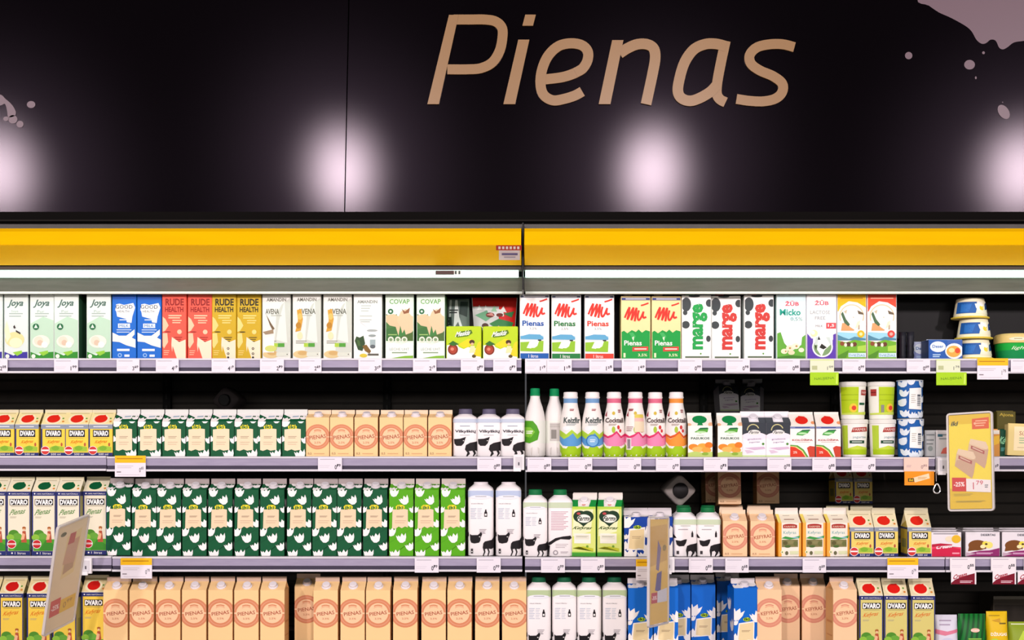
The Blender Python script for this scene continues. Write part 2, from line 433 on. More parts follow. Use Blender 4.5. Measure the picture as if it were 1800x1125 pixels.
# ------------------------------------------------------------------ package builders (origin at the base centre)
def brick(name, W, H, D, arts, c='f4f2ee', side=None, top=None, cap=None, capx=.2, side_art=None, rot=0):
    side = side or c; top = top or c
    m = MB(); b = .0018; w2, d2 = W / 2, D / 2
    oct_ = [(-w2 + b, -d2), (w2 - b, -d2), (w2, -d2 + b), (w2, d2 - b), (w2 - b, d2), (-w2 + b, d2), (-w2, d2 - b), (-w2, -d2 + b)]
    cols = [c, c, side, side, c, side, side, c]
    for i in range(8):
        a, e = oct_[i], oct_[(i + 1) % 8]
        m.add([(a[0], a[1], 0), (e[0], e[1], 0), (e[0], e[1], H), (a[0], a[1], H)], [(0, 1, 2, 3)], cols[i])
    m.add([(x, y, 0) for x, y in oct_], [tuple(range(7, -1, -1))], side)
    m.add([(x * .96, y * .96, H + .0008) for x, y in oct_] + [(x, y, H) for x, y in oct_], [tuple(range(8))] + [(8 + i, 8 + (i + 1) % 8, (i + 1) % 8, i) for i in range(8)], top)
    # folded seam across the top
    m.box(-w2 * .9, w2 * .9, -.001, .001, H + .0008, H + .0035, top)
    art(m, arts, W - 2 * b, H, lambda u, v, o: ((u - .5) * (W - 2 * b), -d2 - o, v * H))
    o = m.build(name)
    if cap:
        q = MB(); r = .012
        q.lathe([(0, r * 1.15), (.002, r * 1.15), (.002, r), (.009, r), (.010, r * .93)], cap, 20)
        co = q.build('cap', o, True, ((capx - .5) * W, -D * .18, H + .0008))
    return o
def gable(name, W, HB, HR, HF, D, arts, c, roof=None, roof_art=(), side=None, fin=None, cap=None, back=None, capk=.5, capr=.0105, side_art=None):
    roof = roof or c; side = side or c; fin = fin or roof
    m = MB(); m2 = MB(); w2, d2 = W / 2, D / 2; zr = HB + HR; t = .0022
    m.add([(-w2, -d2, 0), (w2, -d2, 0), (w2, -d2, HB), (-w2, -d2, HB)], [(0, 1, 2, 3)], c)
    m.add([(w2, d2, 0), (-w2, d2, 0), (-w2, d2, HB), (w2, d2, HB)], [(0, 1, 2, 3)], c)
    for s in (1, -1):
        V = [(s * w2, -s * d2, 0), (s * w2, s * d2, 0), (s * w2, s * d2, HB), (s * w2, -s * d2, HB)]
        m.add(V, [(0, 1, 2, 3)], side)
        ap = (s * (w2 - W * .30), 0, zr - .002)
        m2.add([(s * w2, -d2, HB), (s * w2, d2, HB), ap], [(0, 1, 2) if s > 0 else (2, 1, 0)], side)
        m2.add([(s * w2, -d2, HB), ap, (s * w2, -t, zr)], [(0, 1, 2)], roof)
        m2.add([(s * w2, d2, HB), ap, (s * w2, t, zr)], [(0, 1, 2)], roof)
    m2.add([(-w2, -d2, HB), (w2, -d2, HB), (w2, -t, zr), (-w2, -t, zr)], [(0, 1, 2, 3)], roof)
    m2.add([(w2, d2, HB), (-w2, d2, HB), (-w2, t, zr), (w2, t, zr)], [(0, 1, 2, 3)], roof)
    m2.box(-w2, w2, -t, t, zr, zr + HF, fin)
    m.add([(-w2, -d2, 0), (w2, -d2, 0), (w2, d2, 0), (-w2, d2, 0)], [(3, 2, 1, 0)], side)
    art(m, arts, W, HB, lambda u, v, o: ((u - .5) * W, -d2 - o, v * HB))
    n = Vector((0, -HR, d2 - t)).normalized(); sl = math.hypot(HR, d2)
    art(m2, roof_art, W, sl, lambda u, v, o: ((u - .5) * W, -d2 + (d2 - t) * v + n.y * o, HB + HR * v + n.z * o))
    if side_art:
        for s in (1, -1):
            q = MB(); art(q, side_art, D, HB, lambda u, v, o: (s * (w2 + o), s * (u - .5) * D, v * HB))
            m.add(q.v, q.f, side); 
            for k in range(len(q.f)): m.fm[-len(q.f) + k] = m.mi(q.mats[q.fm[k]])
    o = m.build(name); m2.build('gable_top', o)
    if cap:
        q = MB(); r = capr
        q.lathe([(0, r * 1.25), (.0025, r * 1.25), (.003, r), (.0095, r), (.0105, r * .9)], cap, 20)
        co = q.build('cap', o, True, (0, -d2 + (d2 - t) * capk, HB + HR * capk))
        co.rotation_euler = (math.acos(max(-1, min(1, n.z))), 0, 0)
    return o
def loft(m, prof, bands, n=36, seg=None):
    """prof: (z, r, exponent); bands: list of (zmax, colour)"""
    def pt(a, r, e):
        c, s = math.cos(a), math.sin(a)
        return (r * math.copysign(abs(c) ** (2 / e), c), r * math.copysign(abs(s) ** (2 / e), s))
    rings = [[(pt(2 * math.pi * k / n, r, e) + (z,)) for k in range(n)] for z, r, e in prof]
    for j in range(len(prof) - 1):
        zc = (prof[j][0] + prof[j + 1][0]) / 2
        col = next((c for zm, c in bands if zc <= zm), bands[-1][1])
        V = rings[j] + rings[j + 1]
        m.add(V, [(k, (k + 1) % n, n + (k + 1) % n, n + k) for k in range(n)], col)
    m.add(rings[0], [tuple(range(n - 1, -1, -1))], bands[0][1]); m.add(rings[-1], [tuple(range(n))], bands[-1][1])
def loft_map(prof, H, zlo=0):
    def at(z):
        for i in range(len(prof) - 1):
            if z <= prof[i + 1][0]:
                a, b = prof[i], prof[i + 1]; t = (z - a[0]) / max(1e-9, b[0] - a[0]); t = max(0, t)
                return a[1] + t * (b[1] - a[1]), a[2] + t * (b[2] - a[2])
        return prof[-1][1], prof[-1][2]
    def M(u, v, o):
        z = zlo + v * H; r, e = at(z)
        x = (2 * u - 1); y = (max(0, 1 - abs(x) ** e)) ** (1 / e)
        return ((r + o) * x, -(r + o) * y, z)
    return M
def weld(o):
    bm = bmesh.new(); bm.from_mesh(o.data); bmesh.ops.remove_doubles(bm, verts=bm.verts, dist=1e-6); bm.to_mesh(o.data); bm.free()
def bottle(name, prof, bands, arts, capc, caph, capr, label=None, H=None):
    m = MB(); loft(m, prof, bands); H = H or prof[-1][0]
    art(m, arts, 2 * prof[2][1], H, loft_map(prof, H), curved=True)
    o = m.build(name, smooth=True); weld(o)
    o.data.shade_smooth()
    try: o.data.set_sharp_from_angle(angle=math.radians(50))
    except Exception: pass
    if label:
        z0, z1, lc, larts = label
        q = MB(); lp_ = [(z0, *loft_at(prof, z0)), (z0 + (z1 - z0) * .5, *loft_at(prof, (z0 + z1) / 2)), (z1, *loft_at(prof, z1))]
        lp_ = [(z, r + .0006, e) for z, r, e in lp_]
        n = 36; rings = []
        for z, r, e in lp_:
            rings.append([(r * math.cos(2 * math.pi * k / n), r * math.sin(2 * math.pi * k / n), z) for k in range(n)])
        for j in range(2): q.add(rings[j] + rings[j + 1], [(k, (k + 1) % n, n + (k + 1) % n, n + k) for k in range(n)], lc)
        art(q, larts, 2 * lp_[0][1], z1 - z0, loft_map(lp_, z1 - z0, z0), curved=True)
        q.build('label', o, True)
    if capc:
        q = MB(); zt_ = prof[-1][0]; r = capr
        q.lathe([(0, r * 1.05), (caph * .2, r * 1.05), (caph * .24, r), (caph * .9, r * .98), (caph, r * .88)], capc, 24)
        q.build('cap', o, True, (0, 0, zt_))
    return o
def loft_at(prof, z):
    for i in range(len(prof) - 1):
        if z <= prof[i + 1][0]:
            a, b = prof[i], prof[i + 1]; t = (z - a[0]) / (b[0] - a[0]); return a[1] + t * (b[1] - a[1]), a[2] + t * (b[2] - a[2])
    return prof[-1][1], prof[-1][2]
def sqbottle(name, w, H, caph, sh, capc, arts, body='f3efee', capr=None, band=None):
    r = w / 2; hb = H - caph - sh; cr_ = capr or r * .52
    prof = [(0, r * .97, 6), (.002, r, 7), (hb * .5, r, 7), (hb, r, 7), (hb + sh * .35, r * .93, 5), (hb + sh * .75, r * .66, 3), (hb + sh * .93, cr_ * .98, 2.2), (hb + sh, cr_ * .95, 2)]
    return bottle(name, prof, [(9, body)], arts, capc, caph, cr_, H=hb)
def pouch(name, W, H, D, c, arts, taper=0.0, back=None, lean=0):
    """flat bottomed pouch: thick near the base, sealed flat at the top; taper widens (>0) or narrows the top"""
    m = MB(); nx, nz = 12, 12
    def Pt(u, v, sgn, o=0):
        wv = W * (1 - taper * v); x = (u - .5) * wv
        th = D / 2 * (max(0, 1 - v ** 2.2)) ** .8 * (max(0, 1 - abs(2 * u - 1) ** 3.5)) ** .5 + .0007
        return (x, sgn * (th + o), v * H)
    for sgn in (-1, 1):
        V = [Pt(i / nx, j / nz, sgn) for j in range(nz + 1) for i in range(nx + 1)]; F = []
        for j in range(nz):
            for i in range(nx):
                a = j * (nx + 1) + i; f = (a, a + 1, a + nx + 2, a + nx + 1); F.append(f if sgn < 0 else f[::-1])
        m.add(V, F, c)
    for i in range(nx): m.add([Pt(i / nx, 0, -1), Pt((i + 1) / nx, 0, -1), Pt((i + 1) / nx, 0, 1), Pt(i / nx, 0, 1)], [(0, 1, 2, 3)], c)
    art(m, arts, W, H, lambda u, v, o: Pt(u, v, -1, o), curved=True)
    o = m.build(name, smooth=True); return o

# ------------------------------------------------------------------ designs
PXW = S * (D0 + .02) / D0
def hp(py, row, Y=.03): return wz(py, Y) - ROWZ[row]
WHT = 'f5f3ef'
def tulips(c2, tall, dark):
    stems = [P(dark, (0, .62), (.02, .62), (1, .93), (.98, .93)), P(dark, (0, .2), (.02, .2), (1, .42), (.98, .42)), P(dark, (.1, 0), (.13, 0), (1, .25), (1, .23))]
    if tall:
        a = stems + [U(WHT, .20, .955, .34, -8), U(WHT, .64, .84, .36, 25), U(WHT, .02, .70, .26, 0), U(WHT, .98, .70, .26, 10), U(WHT, .92, .49, .32, 20), U(WHT, .08, .36, .36, -5), U(WHT, .52, .265, .38, 12), U(WHT, .86, .135, .32, 18), U(WHT, .24, .02, .38, 4)]
        a += [P('ecd5b0', (.12, .42), (.26, .41), (.40, .445), (.52, .42), (.66, .445), (.78, .43), (.78, .70), (.60, .715), (.44, .70), (.14, .705))]
        a += [E('f3e02a', .46, .74, .19, .035), P('f3e02a', (.28, .70), (.36, .78), (.42, .73)), P('f3e02a', (.5, .73), (.56, .78), (.64, .70)), T('1d6b3f', 'iki', .46, .735, .26, .05, b=.03)]
        a += [L('a8927a', .30, .62, (.60, .585), .008), L('c9a48a', .24, .70, (.53, .50), .006)]
    else:
        a = stems[:2] + [U(WHT, .12, .97, .40, -10), U(WHT, .0, .50, .26, 0), U(WHT, .97, .46, .28, 8), U(WHT, .78, .04, .42, 14), U(WHT, .80, 1.05, .32, 14)]
        a += [P('eddcb8', (.10, .18), (.22, .155), (.40, .2), (.55, .16), (.80, .19), (.80, .78), (.55, .80), (.10, .77))]
        a += [E('f3e02a', .44, .84, .19, .06), P('f3e02a', (.26, .78), (.36, .92), (.40, .8)), P('f3e02a', (.5, .82), (.56, .92), (.64, .78)), T('1d6b3f', 'iki', .44, .845, .26, .10, b=.03)]
        a += [L('a8927a', .26, .62, (.56, .52), .014), L('c9a48a', .24, .66, (.40, .34), .012)]
    return a
def roof_tulip(c, whitetop):
    return [P(WHT, (0, .86), (.3, .5), (.36, .28), (.7, .30), (.72, .7), (1, .66), (1, 1), (0, 1)), U(WHT, .10, .18, .40, -10), U(WHT, .88, .44, .30, 16), P('9fb6c4', (.4, .5), (.66, .56), (.66, .7), (.4, .66))] if whitetop else [U(WHT, .12, .12, .34, -10), U(WHT, .86, .62, .34, 10), U(WHT, .3, .95, .4, 0), R('1f2d26', .72, .80, 1, .86)]
def ring_art(v, r, txt, tall, c='d3865e'):
    c2 = 'e0a07c'
    a = [G(c, .5, v, r, r * .70), G('e3a585', .5, v, r * .87, r * .83), Cc('f6cba0', .5, v, r * .70)]
    A = None
    a += [R('f6cba0', 0, v - .012, .10, v + .012), R('f6cba0', .90, v - .012, 1, v + .012)]
    a += [G(c, .5, v - (.0 if tall else .0), r * .60, r * .52, 60, 120), G(c2, .5, v, r * .48, r * .44, 50, 130)]
    hh = .055 if tall else .1
    a += [T('a8563f', txt, .5, v, .72, hh, rot=7, b=.01), T('b7704f', '2,5%' if txt == 'PIENAS' else '2,5%', .5, v - hh * 1.5, .28, hh * .55)]
    if not tall: a += [T('8a6a50', '1L' if 0 else '0,5', .16, .07, .16, .06), L('d8a878', .34, .8, (.06,), .02)]
    else: a += [T('8a6a50', '1L', .16, .05, .14, .03), L('d8a878', .3, .8, (.05, .035), .008)]
    return a
def dvaro(bg, script, word, tall, navy='27306e', green='5f9e2a'):
    if tall:
        return [R(navy, 0, .935, 1, 1), Cc(WHT, .12, .967, .03), T(WHT, '100% NATŪRALU', .56, .967, .7, .026), R(navy, 0, .06, .055, .94), R(navy, .96, .06, 1, .94), P(bg, (.07, .07), (.945, .07), (.945, .925), (.07, .925)),
                R('1c1c22', .13, .785, .90, .885), T('fbfaf5', 'DVARO', .515, .835, .72, .085, b=.05), L('6b6554', .18, .85, (.765,), .006),
                T(script, word, .48, .685, .62, .085, rot=7, sh=.25, b=.012), L('a59f88', .15, .42, (.60, .585), .006),
                E('4f8f2c', .30, .33, .22, .07), E('68a83a', .45, .29, .2, .06), E('8bbf3f', .16, .28, .16, .05), R('52a52f', .08, .07, .97, .25), P('3c8c2b', (.3, .07), (.6, .25), (.97, .16), (.97, .07)),
                P('b5563a', (.62, .20), (.85, .20), (.80, .38), (.67, .38)), P('e9b58a', (.60, .24), (.67, .35), (.78, .33), (.74, .25)), Cc('d58f5c', .735, .415, .065), E('a9632f', .735, .43, .075, .02), Cc('f1c9a0', .735, .405, .04),
                Cc(WHT, .22, .175, .19), Cc('c3282c', .22, .175, .17), R(WHT, .03, .165, .41, .188), L('c3282c', .08, .36, (.172,), .007),
                R(navy, 0, 0, 1, .065), T(WHT, '1 litras', .58, .032, .45, .035), Cc(WHT, .24, .033, .035)]
    return [R('8d98a8', 0, .86, 1, 1), L('dfe3e8', .2, .8, (.92,), .03), R(navy, 0, 0, .1, .86), P(bg, (.06, .1), (.97, .1), (.97, .86), (.06, .86)), R('24242a', .18, .60, .86, .83), T('fbfaf5', 'DVARO', .52, .72, .6, .17, b=.05),
            L('a09a5a', .2, .8, (.56,), .015), T(script, word, .52, .44, .5, .13, rot=4, sh=.2, b=.03), E('b5563a', .86, .36, .04, .06), P('9dc23e', (.3, .14), (.95, .14), (.95, .28), (.6, .33), (.4, .28)), E('7eb030', .6, .24, .16, .07),
            R(navy, 0, 0, 1, .1), Cc(WHT, .18, .17, .185), Cc('cf3a38', .18, .17, .165), R(WHT, .03, .15, .33, .2), T(WHT, '500 ml', .62, .05, .4, .06)]
def scl(shapes, k):
    out = []
    for q in shapes:
        if q[0] == 'P': out.append(('P', q[1], tuple((x, y * k) for x, y in q[2])))
        elif q[0] == 'R': out.append(('R', q[1], q[2], q[3] * k, q[4], q[5] * k))
        else: out.append(q)
    return out
COWA = [P('171316', (.10, .275), (.16, .26), (.40, .262), (.52, .30), (.56, .27), (.50, .225), (.49, .19), (.44, .165), (.26, .155), (.15, .165), (.11, .20)),
        R(WHT, .44, .235, .49, .243), P('171316', (.58, .10), (.60, .155), (.66, .18), (.92, .20), (1, .235), (1, .10), (.90, .085), (.80, .09), (.84, .05), (.80, 0), (.76, 0), (.79, .05), (.74, .09), (.66, .085), (.68, .05), (.62, 0), (.58, 0), (.63, .05)),
        P('171316', (0, .31), (.05, .29), (.06, .25), (0, .24)), R('3a3438', .14, .03, .22, .09), Cc(WHT, .18, .065, .02)]
COWA = scl(COWA, 1.22)
def cow_tall(tint, lab='TRYS'):
    return [R(tint, 0, .90, 1, 1), E('e9edf2', .5, .90, .42, .03), L('8a8890', .30, .72, (.905,), .008), T('54505a', 'VILKYŠKIŲ', .36, .80, .46, .02), L('b9c4d2', .12, .34, tuple(.72 - .025 * k for k in range(7)), .010), L('c3ccd6', .38, .55, tuple(.72 - .025 * k for k in range(7)), .009),
            P('1c181c', (.64, .60), (.75, .60), (.75, .66), (.72, .69), (.72, .71), (.67, .71), (.67, .69), (.64, .66)), R(WHT, .665, .615, .725, .645), L('99949a', .45, .72, (.40, .38, .36), .008), L('a8a4a8', .5, .68, (.34,), .012)] + COWA
def cow_short():
    return [R('c3cede', 0, .90, 1, 1), L('9aa4b4', .3, .7, (.80,), .02), T('3b3c44', 'Vilkyškių', .52, .66, .84, .095, b=.03), L('a8a4a8', .3, .7, (.56,), .012),
            P('171316', (.06, .46), (.30, .47), (.46, .50), (.54, .52), (.50, .44), (.46, .35), (.36, .28), (.16, .28), (.08, .34)), R(WHT, .42, .41, .47, .425), P('171316', (.50, .18), (.54, .30), (.70, .36), (1, .40), (1, .14), (.90, .16), (.94, .08), (.86, 0), (.82, 0), (.86, .08), (.80, .15), (.66, .14), (.70, .07), (.60, 0), (.55, 0), (.60, .1))]

KINDS = {}
def kind(key, name, cat, desc, fn, W, D): KINDS[key] = dict(name=name, cat=cat, desc=desc, fn=fn, W=W * PXW, D=D, proto=None)
# ---- top shelf bricks
H1 = hp(519, 1)
def joya(kind_):
    W = 43 * PXW
    base = '3a2f96' if kind_ == 'v' else '2f8a2a'
    tint = 'd9e2de' if kind_ == 'v' else 'bcd9c0'
    a = [P(tint, (0, .08), (1, .08), (1, .60), (.55, .66), (0, .55)), T('4d6a60', 'Joya', .5, .86, .66, .13, sh=.2, b=.03), L('96a89e', .2, .8, (.70, .66), .012), T('9db0a6', 'Pur' if kind_ != 'v' else 'Soya', .45, .74, .3, .04),
         P(base, (0, .0), (1, 0), (1, .11), (.6, .10), (.4, .05), (0, .11)), P('8fc63c', (.36, .10), (.75, .13), (.78, .09), (.55, .045)), Cc('dfe8da', .13, .04, .09)]
    if kind_ == 'v': a += [E('ded89a', .45, .30, .42, .12), E('efeac0', .5, .25, .28, .08), P('efeac0', (0, .45), (.1, .6), (.28, .35), (.1, .25)), P('3b2f2a', (.38, .5), (.44, .53), (.5, .48), (.42, .47)), P('3b2f2a', (.5, .42), (.7, .38), (.7, .41), (.5, .45))]
    else: a += [E('efe7d8', .46, .27, .38, .10), E('e8d9c4', .36, .28, .2, .07), E('d8bfa6', .42, .25, .12, .045), Cc('f4efe6', .62, .22, .14), Cc('1f6a40', .24, .50, .14), P('d7ebd8', (.16, .48), (.24, .54), (.32, .48))]
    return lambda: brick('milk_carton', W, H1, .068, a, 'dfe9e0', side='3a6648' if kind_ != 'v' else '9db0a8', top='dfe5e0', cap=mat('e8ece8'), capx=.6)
kind('joyav', 'milk_carton', 'carton', 'pale carton with vanilla-yellow swirl and purple base', joya('v'), 43, .068)
kind('joya', 'milk_carton', 'carton', 'pale mint carton with green round badge', joya('g'), 43, .068)
def good():
    a = [R('0d4fa8', 0, .93, 1, 1), P(WHT, (.12, .76), (.16, .85), (.3, .86), (.5, .84), (.9, .87), (.98, .80), (.86, .66), (.82, .56), (.62, .57), (.6, .62), (.2, .66), (.16, .74)), T('31404e', 'GOOD', .50, .81, .74, .06, b=.01), T('31404e', 'HEALTH', .47, .74, .5, .035),
         L('dbe7f5', .3, .76, (.60,), .015), R('d7e6f6', .24, .48, .76, .55), T('2f63a8', 'MILK', .5, .515, .4, .045), L('cfe0f2', .18, .82, (.445, .41), .012),
         P('e6ebe2', (0, .41), (.28, .36), (.60, .36), (.96, .46), (.96, .38), (.84, .33), (1, .30), (1, .17), (.6, .21), (.3, .26), (0, .27)), R('eaf1f8', .2, .12, .74, .155), G('8fb9e6', .32, .055, .09, .05), R('eaf1f8', .52, .03, .74, .065)]
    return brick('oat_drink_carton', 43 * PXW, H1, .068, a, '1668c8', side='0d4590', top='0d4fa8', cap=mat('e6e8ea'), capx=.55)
kind('good', 'oat_drink_carton', 'carton', 'blue drink carton with white milk splash', good, 43, .068)
def rude(bg, dk, cream):
    def f():
        a = [T(dk, 'RUDE', .52, .885, .80, .11, b=.035), T(dk, 'HEALTH', .5, .77, .80, .08, b=.03), L(cream, .25, .82, (.665, .63), .018), L(cream, .42, .82, (.59, .555), .016),
             P(cream, (0, .66), (.12, .62), (.26, .52), (.12, .44), (0, .42)), P(cream, (0, .4), (.2, .40), (.24, .26), (.06, .16), (0, .2)), E(dk, .22, .42, .14, .008), Cc(cream, .73, .42, .10), L(dk, .5, .85, (.33, .30, .27), .01),
             P('e9dcc0', (.44, .0), (1, 0), (1, .30), (.72, .26), (.40, .34), (.38, .22)), P(bg, (.38, 0), (.62, 0), (.44, .2)), L(cream, .05, .3, (.12, .09, .06), .01)]
        if dk != '8e1f1c': a += [Cc('26241c', .68, .16, .055), Cc('26241c', .68, .08, .055), Cc('26241c', .68, .02, .05), Cc('e9dcc0', .68, .16, .025), Cc('e9dcc0', .68, .08, .025)]
        return brick('oat_drink_carton', 43 * PXW, H1, .068, a, bg, side=bg, top=bg, cap=mat(bg), capx=.6)
    return f
kind('ruder', 'oat_drink_carton', 'carton', 'coral red drink carton with dark capitals', rude('ea5a48', '8e1f1c', 'f2c3a0'), 43, .068)
kind('rudey', 'oat_drink_carton', 'carton', 'mustard yellow drink carton with dark capitals', rude('c9a51e', '2a2614', 'ecd07c'), 43, .068)
def avena(k):
    def f():
        a = [P('c9cdc2', (.42, .1), (1, .1), (1, .95), (.7, .85), (.5, .7)), P('dfe2da', (.5, .3), (.9, .25), (.8, .9), (.6, .6)), T('6c6e60', 'AMANDIN', .5, .925, .72, .055, b=.02), T('5f6252', 'AVENA', .5 if k else .35, .74, .66 if k else .5, .085, b=.02), L('a3a698', .3, .7, (.67,), .01),
             E('d8c08a', .30, .07, .30, .06), E('c9a468', .35, .09, .18, .035), L('8f9284', .10, .5, (.27, .24), .014), R('a7c93b', .40, .185, .55, .245), R('4f9a34', .56, .185, .80, .245), R('d3d6c8', .5, .04, .95, .10), Cc('3c3c34', .9, .07, .02)]
        if k: a += [P('cf9a34', (.08, .42), (.28, .44), (.36, .62), (.30, .78), (.14, .76), (.18, .6)), E('b57e24', .2, .52, .1, .05), E('e0b860', .25, .66, .09, .05), E('e9dcae', .25, .36, .1, .06)]
        else: a += [P('6f5a40', (.12, .70), (.30, .56), (.44, .47), (.36, .45), (.26, .53)), P('9a8468', (.0, .42), (.38, .46), (.4, .40), (.1, .38)), P('efefe8', (.05, .32), (.42, .36), (.42, .1), (.05, .1)), E('c9cf72', .3, .16, .22, .05)]
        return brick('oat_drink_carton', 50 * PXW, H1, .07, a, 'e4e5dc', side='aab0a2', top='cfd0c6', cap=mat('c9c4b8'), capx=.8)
    return f
kind('avena0', 'oat_drink_carton', 'carton', 'silvery drink carton with brown twig', avena(0), 50, .07)
kind('avena1', 'oat_drink_carton', 'carton', 'silvery drink carton with golden oat ear', avena(1), 50, .07)
def alpro():
    a = [T('8b8f86', 'AMANDIN', .48, .89, .74, .05, b=.03), L('b4b8b0', .25, .62, (.82, .78, .74), .014), L('b4b8b0', .2, .7, (.66, .60, .57), .014), P('ffffff', (.10, .6), (.18, .6), (.42, .45), (.8, .37), (.84, .45), (.5, .5)), P('fbfffb', (.64, .86), (.72, .86), (.76, .62), (.86, .5), (.78, .5), (.66, .62)),
         E('a5aca8', .66, .44, .2, .02), E('8f9a98', .66, .36, .14, .02), R('9fb0b2', .58, .20, .78, .30), E('5d666a', .68, .19, .1, .03), P('2f4a28', (.02, .28), (.08, .35), (.2, .33), (.34, .36), (.40, .24), (.3, .12), (.14, .14)), P('43642f', (.1, .3), (.2, .28), (.24, .2), (.14, .2)), P('7a5a24', (.3, .2), (.45, .22), (.62, .12), (.56, .08), (.4, .12)), E('d3bd3a', .34, .05, .14, .03), L('5c5a50', .5, .9, (.05,), .03)]
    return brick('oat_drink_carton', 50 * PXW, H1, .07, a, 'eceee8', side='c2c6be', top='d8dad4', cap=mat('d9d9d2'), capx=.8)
kind('alpro', 'oat_drink_carton', 'carton', 'off-white drink carton with leaves and nuts', alpro, 50, .07)
def covap():
    a = [T('5f9e3e', 'COVAP', .5, .895, .74, .075, b=.01), R('3f7d3c', 0, .28, 1, .66), P('dfeee0', (0, .72), (1, .74), (1, .60), (0, .64)), P('46763c', (0, .70), (.2, .66), (.4, .7), (.4, .4), (0, .4)), P('d8bd96', (.0, .68), (.3, .70), (.48, .66), (.52, .5), (.46, .36), (.36, .5), (.14, .52), (0, .58)),
         P('e0c29c', (.40, .60), (.55, .74), (.74, .78), (.92, .68), (1, .66), (1, .44), (.84, .36), (.78, .3), (.68, .46), (.6, .40), (.54, .5)), P('8f5a3a', (.58, .78), (.7, .74), (.88, .80), (.85, .72), (.66, .70)), Cc('2f6a44', .17, .74, .10), Cc('d9e8d8', .17, .74, .04), P('3a6e35', (0, .28), (0, .46), (.35, .5), (.38, .28)), P('4a6a30', (.5, .28), (.5, .34), (1, .42), (1, .28)), L('9bc06a', .08, .4, (.37,), .014),
         Cc('dfe4d2', .18, .30, .11), Cc('dfe4d2', .44, .30, .11), Cc('dfe4d2', .68, .30, .11), Cc('7f9a70', .18, .30, .06), Cc('7f9a70', .44, .30, .06), Cc('7f9a70', .68, .30, .06),
         P('edf2e8', (0, 0), (1, 0), (1, .24), (.75, .25), (.55, .215), (.3, .25), (0, .245)), T('8d9a8a', 'LECHE UHT', .5, .15, .72, .04), L('8aa081', .22, .78, (.085,), .02), P('7db32e', (.2, .01), (1, .0), (1, .05), (.7, .045))]
    return brick('milk_carton', 50 * PXW, H1, .07, a, 'dceedd', side='4b7a45', top='e4ece0', cap=mat('e2e6e0'), capx=.3)
kind('covap', 'milk_carton', 'carton', 'milk carton with grazing cows photo', covap, 50, .07)
def lime():
    a = [P('f3f2ea', (0, .42), (.3, .44), (.36, .36), (.5, .30), (.62, .36), (1, .3), (1, 0), (0, 0)), P('f2d21a', (.34, .44), (.62, .62), (.75, .6), (.8, .50), (.62, .36), (.5, .34)), P('f0cf22', (.78, .1), (.92, .5), (1, .55), (1, .06)), P('557a12', (.26, .72), (.36, .84), (.72, .90), (.76, .80), (.62, .70), (.3, .66)), T('eef2ec', 'Meskis', .48, .79, .42, .15, rot=8, sh=.2, b=.03),
         E('7a2a18', .18, .29, .15, .17), E('a83e28', .18, .28, .11, .12), E('d9826a', .16, .30, .05, .05), P('2f6a22', (.05, .46), (.18, .56), (.36, .45), (.18, .40)), E('4a3218', .74, .52, .08, .07), E('e2b58a', .75, .46, .045, .04), P('eadfa8', (.66, .18), (.84, .2), (.82, .4), (.7, .4)), E('5a4a20', .8, .08, .06, .05)]
    return brick('snack_box', 62 * PXW, hp(575, 1), .055, a, 'b7d21a', side='93b010', top='b7d21a')
kind('lime', 'snack_box', 'box', 'lime green snack box with strawberry', lime, 62, .055)
def MUST(d):
    c = 'd93022'; f = lambda *p: tuple((x, y + d) for x, y in p)
    return [ST(c, .034, *f((.11, .70), (.20, .80), (.28, .87))), ST(c, .036, *f((.28, .87), (.25, .77), (.20, .67))), ST(c, .034, *f((.20, .67), (.32, .78), (.42, .865))), ST(c, .036, *f((.42, .865), (.385, .76), (.34, .66))), ST(c, .034, *f((.34, .66), (.44, .76), (.53, .86))), ST(c, .036, *f((.53, .86), (.50, .75), (.46, .645))),
            ST(c, .034, *f((.61, .82), (.57, .74), (.575, .68), (.62, .665), (.69, .71), (.775, .80))), ST(c, .034, *f((.775, .80), (.75, .74), (.78, .70), (.87, .715))), ST(c, .026, *f((.68, .895), (.80, .91), (.95, .935)))]
def mu(c2, l1):
    def f():
        b2 = c2
        a = [R('e6e8ea', 0, .955, 1, 1), R('5a6478', .0, .955, 1, .99), L('f0f0f0', .12, .88, (.966,), .014)]
        a += MUST(0)
        a += [T(c2, 'Pienas', .45, .555, .76, .085, b=.025), T('9aa0a8', l1, .45, .47, .26, .04), R('a8cfe2', 0, .30, .82, .36), P('5fa6cc', (0, .35), (.3, .385), (.7, .38), (.82, .33), (.8, .30), (0, .31)), P('8fc02e', (0, .12), (.8, .11), (.82, .28), (0, .26)), P('f3f5f0', (.3, .24), (.44, .30), (.66, .28), (.6, .20), (.5, .17), (.34, .17)), P('efefe8', (.22, .17), (.34, .28), (.38, .16)), R('2f3434', .62, .28, .74, .30), R(b2, 0, 0, 1, .085), T(WHT, '1 litras', .46, .042, .34, .05)]
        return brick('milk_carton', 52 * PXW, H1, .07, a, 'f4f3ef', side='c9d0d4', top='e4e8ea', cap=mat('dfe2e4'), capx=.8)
    return f
kind('mub', 'milk_carton', 'carton', 'white milk carton, red scribble, blue base', mu('1659a8', '3,2%'), 52, .07)
kind('mug', 'milk_carton', 'carton', 'white milk carton, red scribble, green base', mu('1d7a3c', '2,5%'), 52, .07)
kind('mur', 'milk_carton', 'carton', 'white milk carton, red scribble, red base', mu('d8402e', '3,5%'), 52, .07)
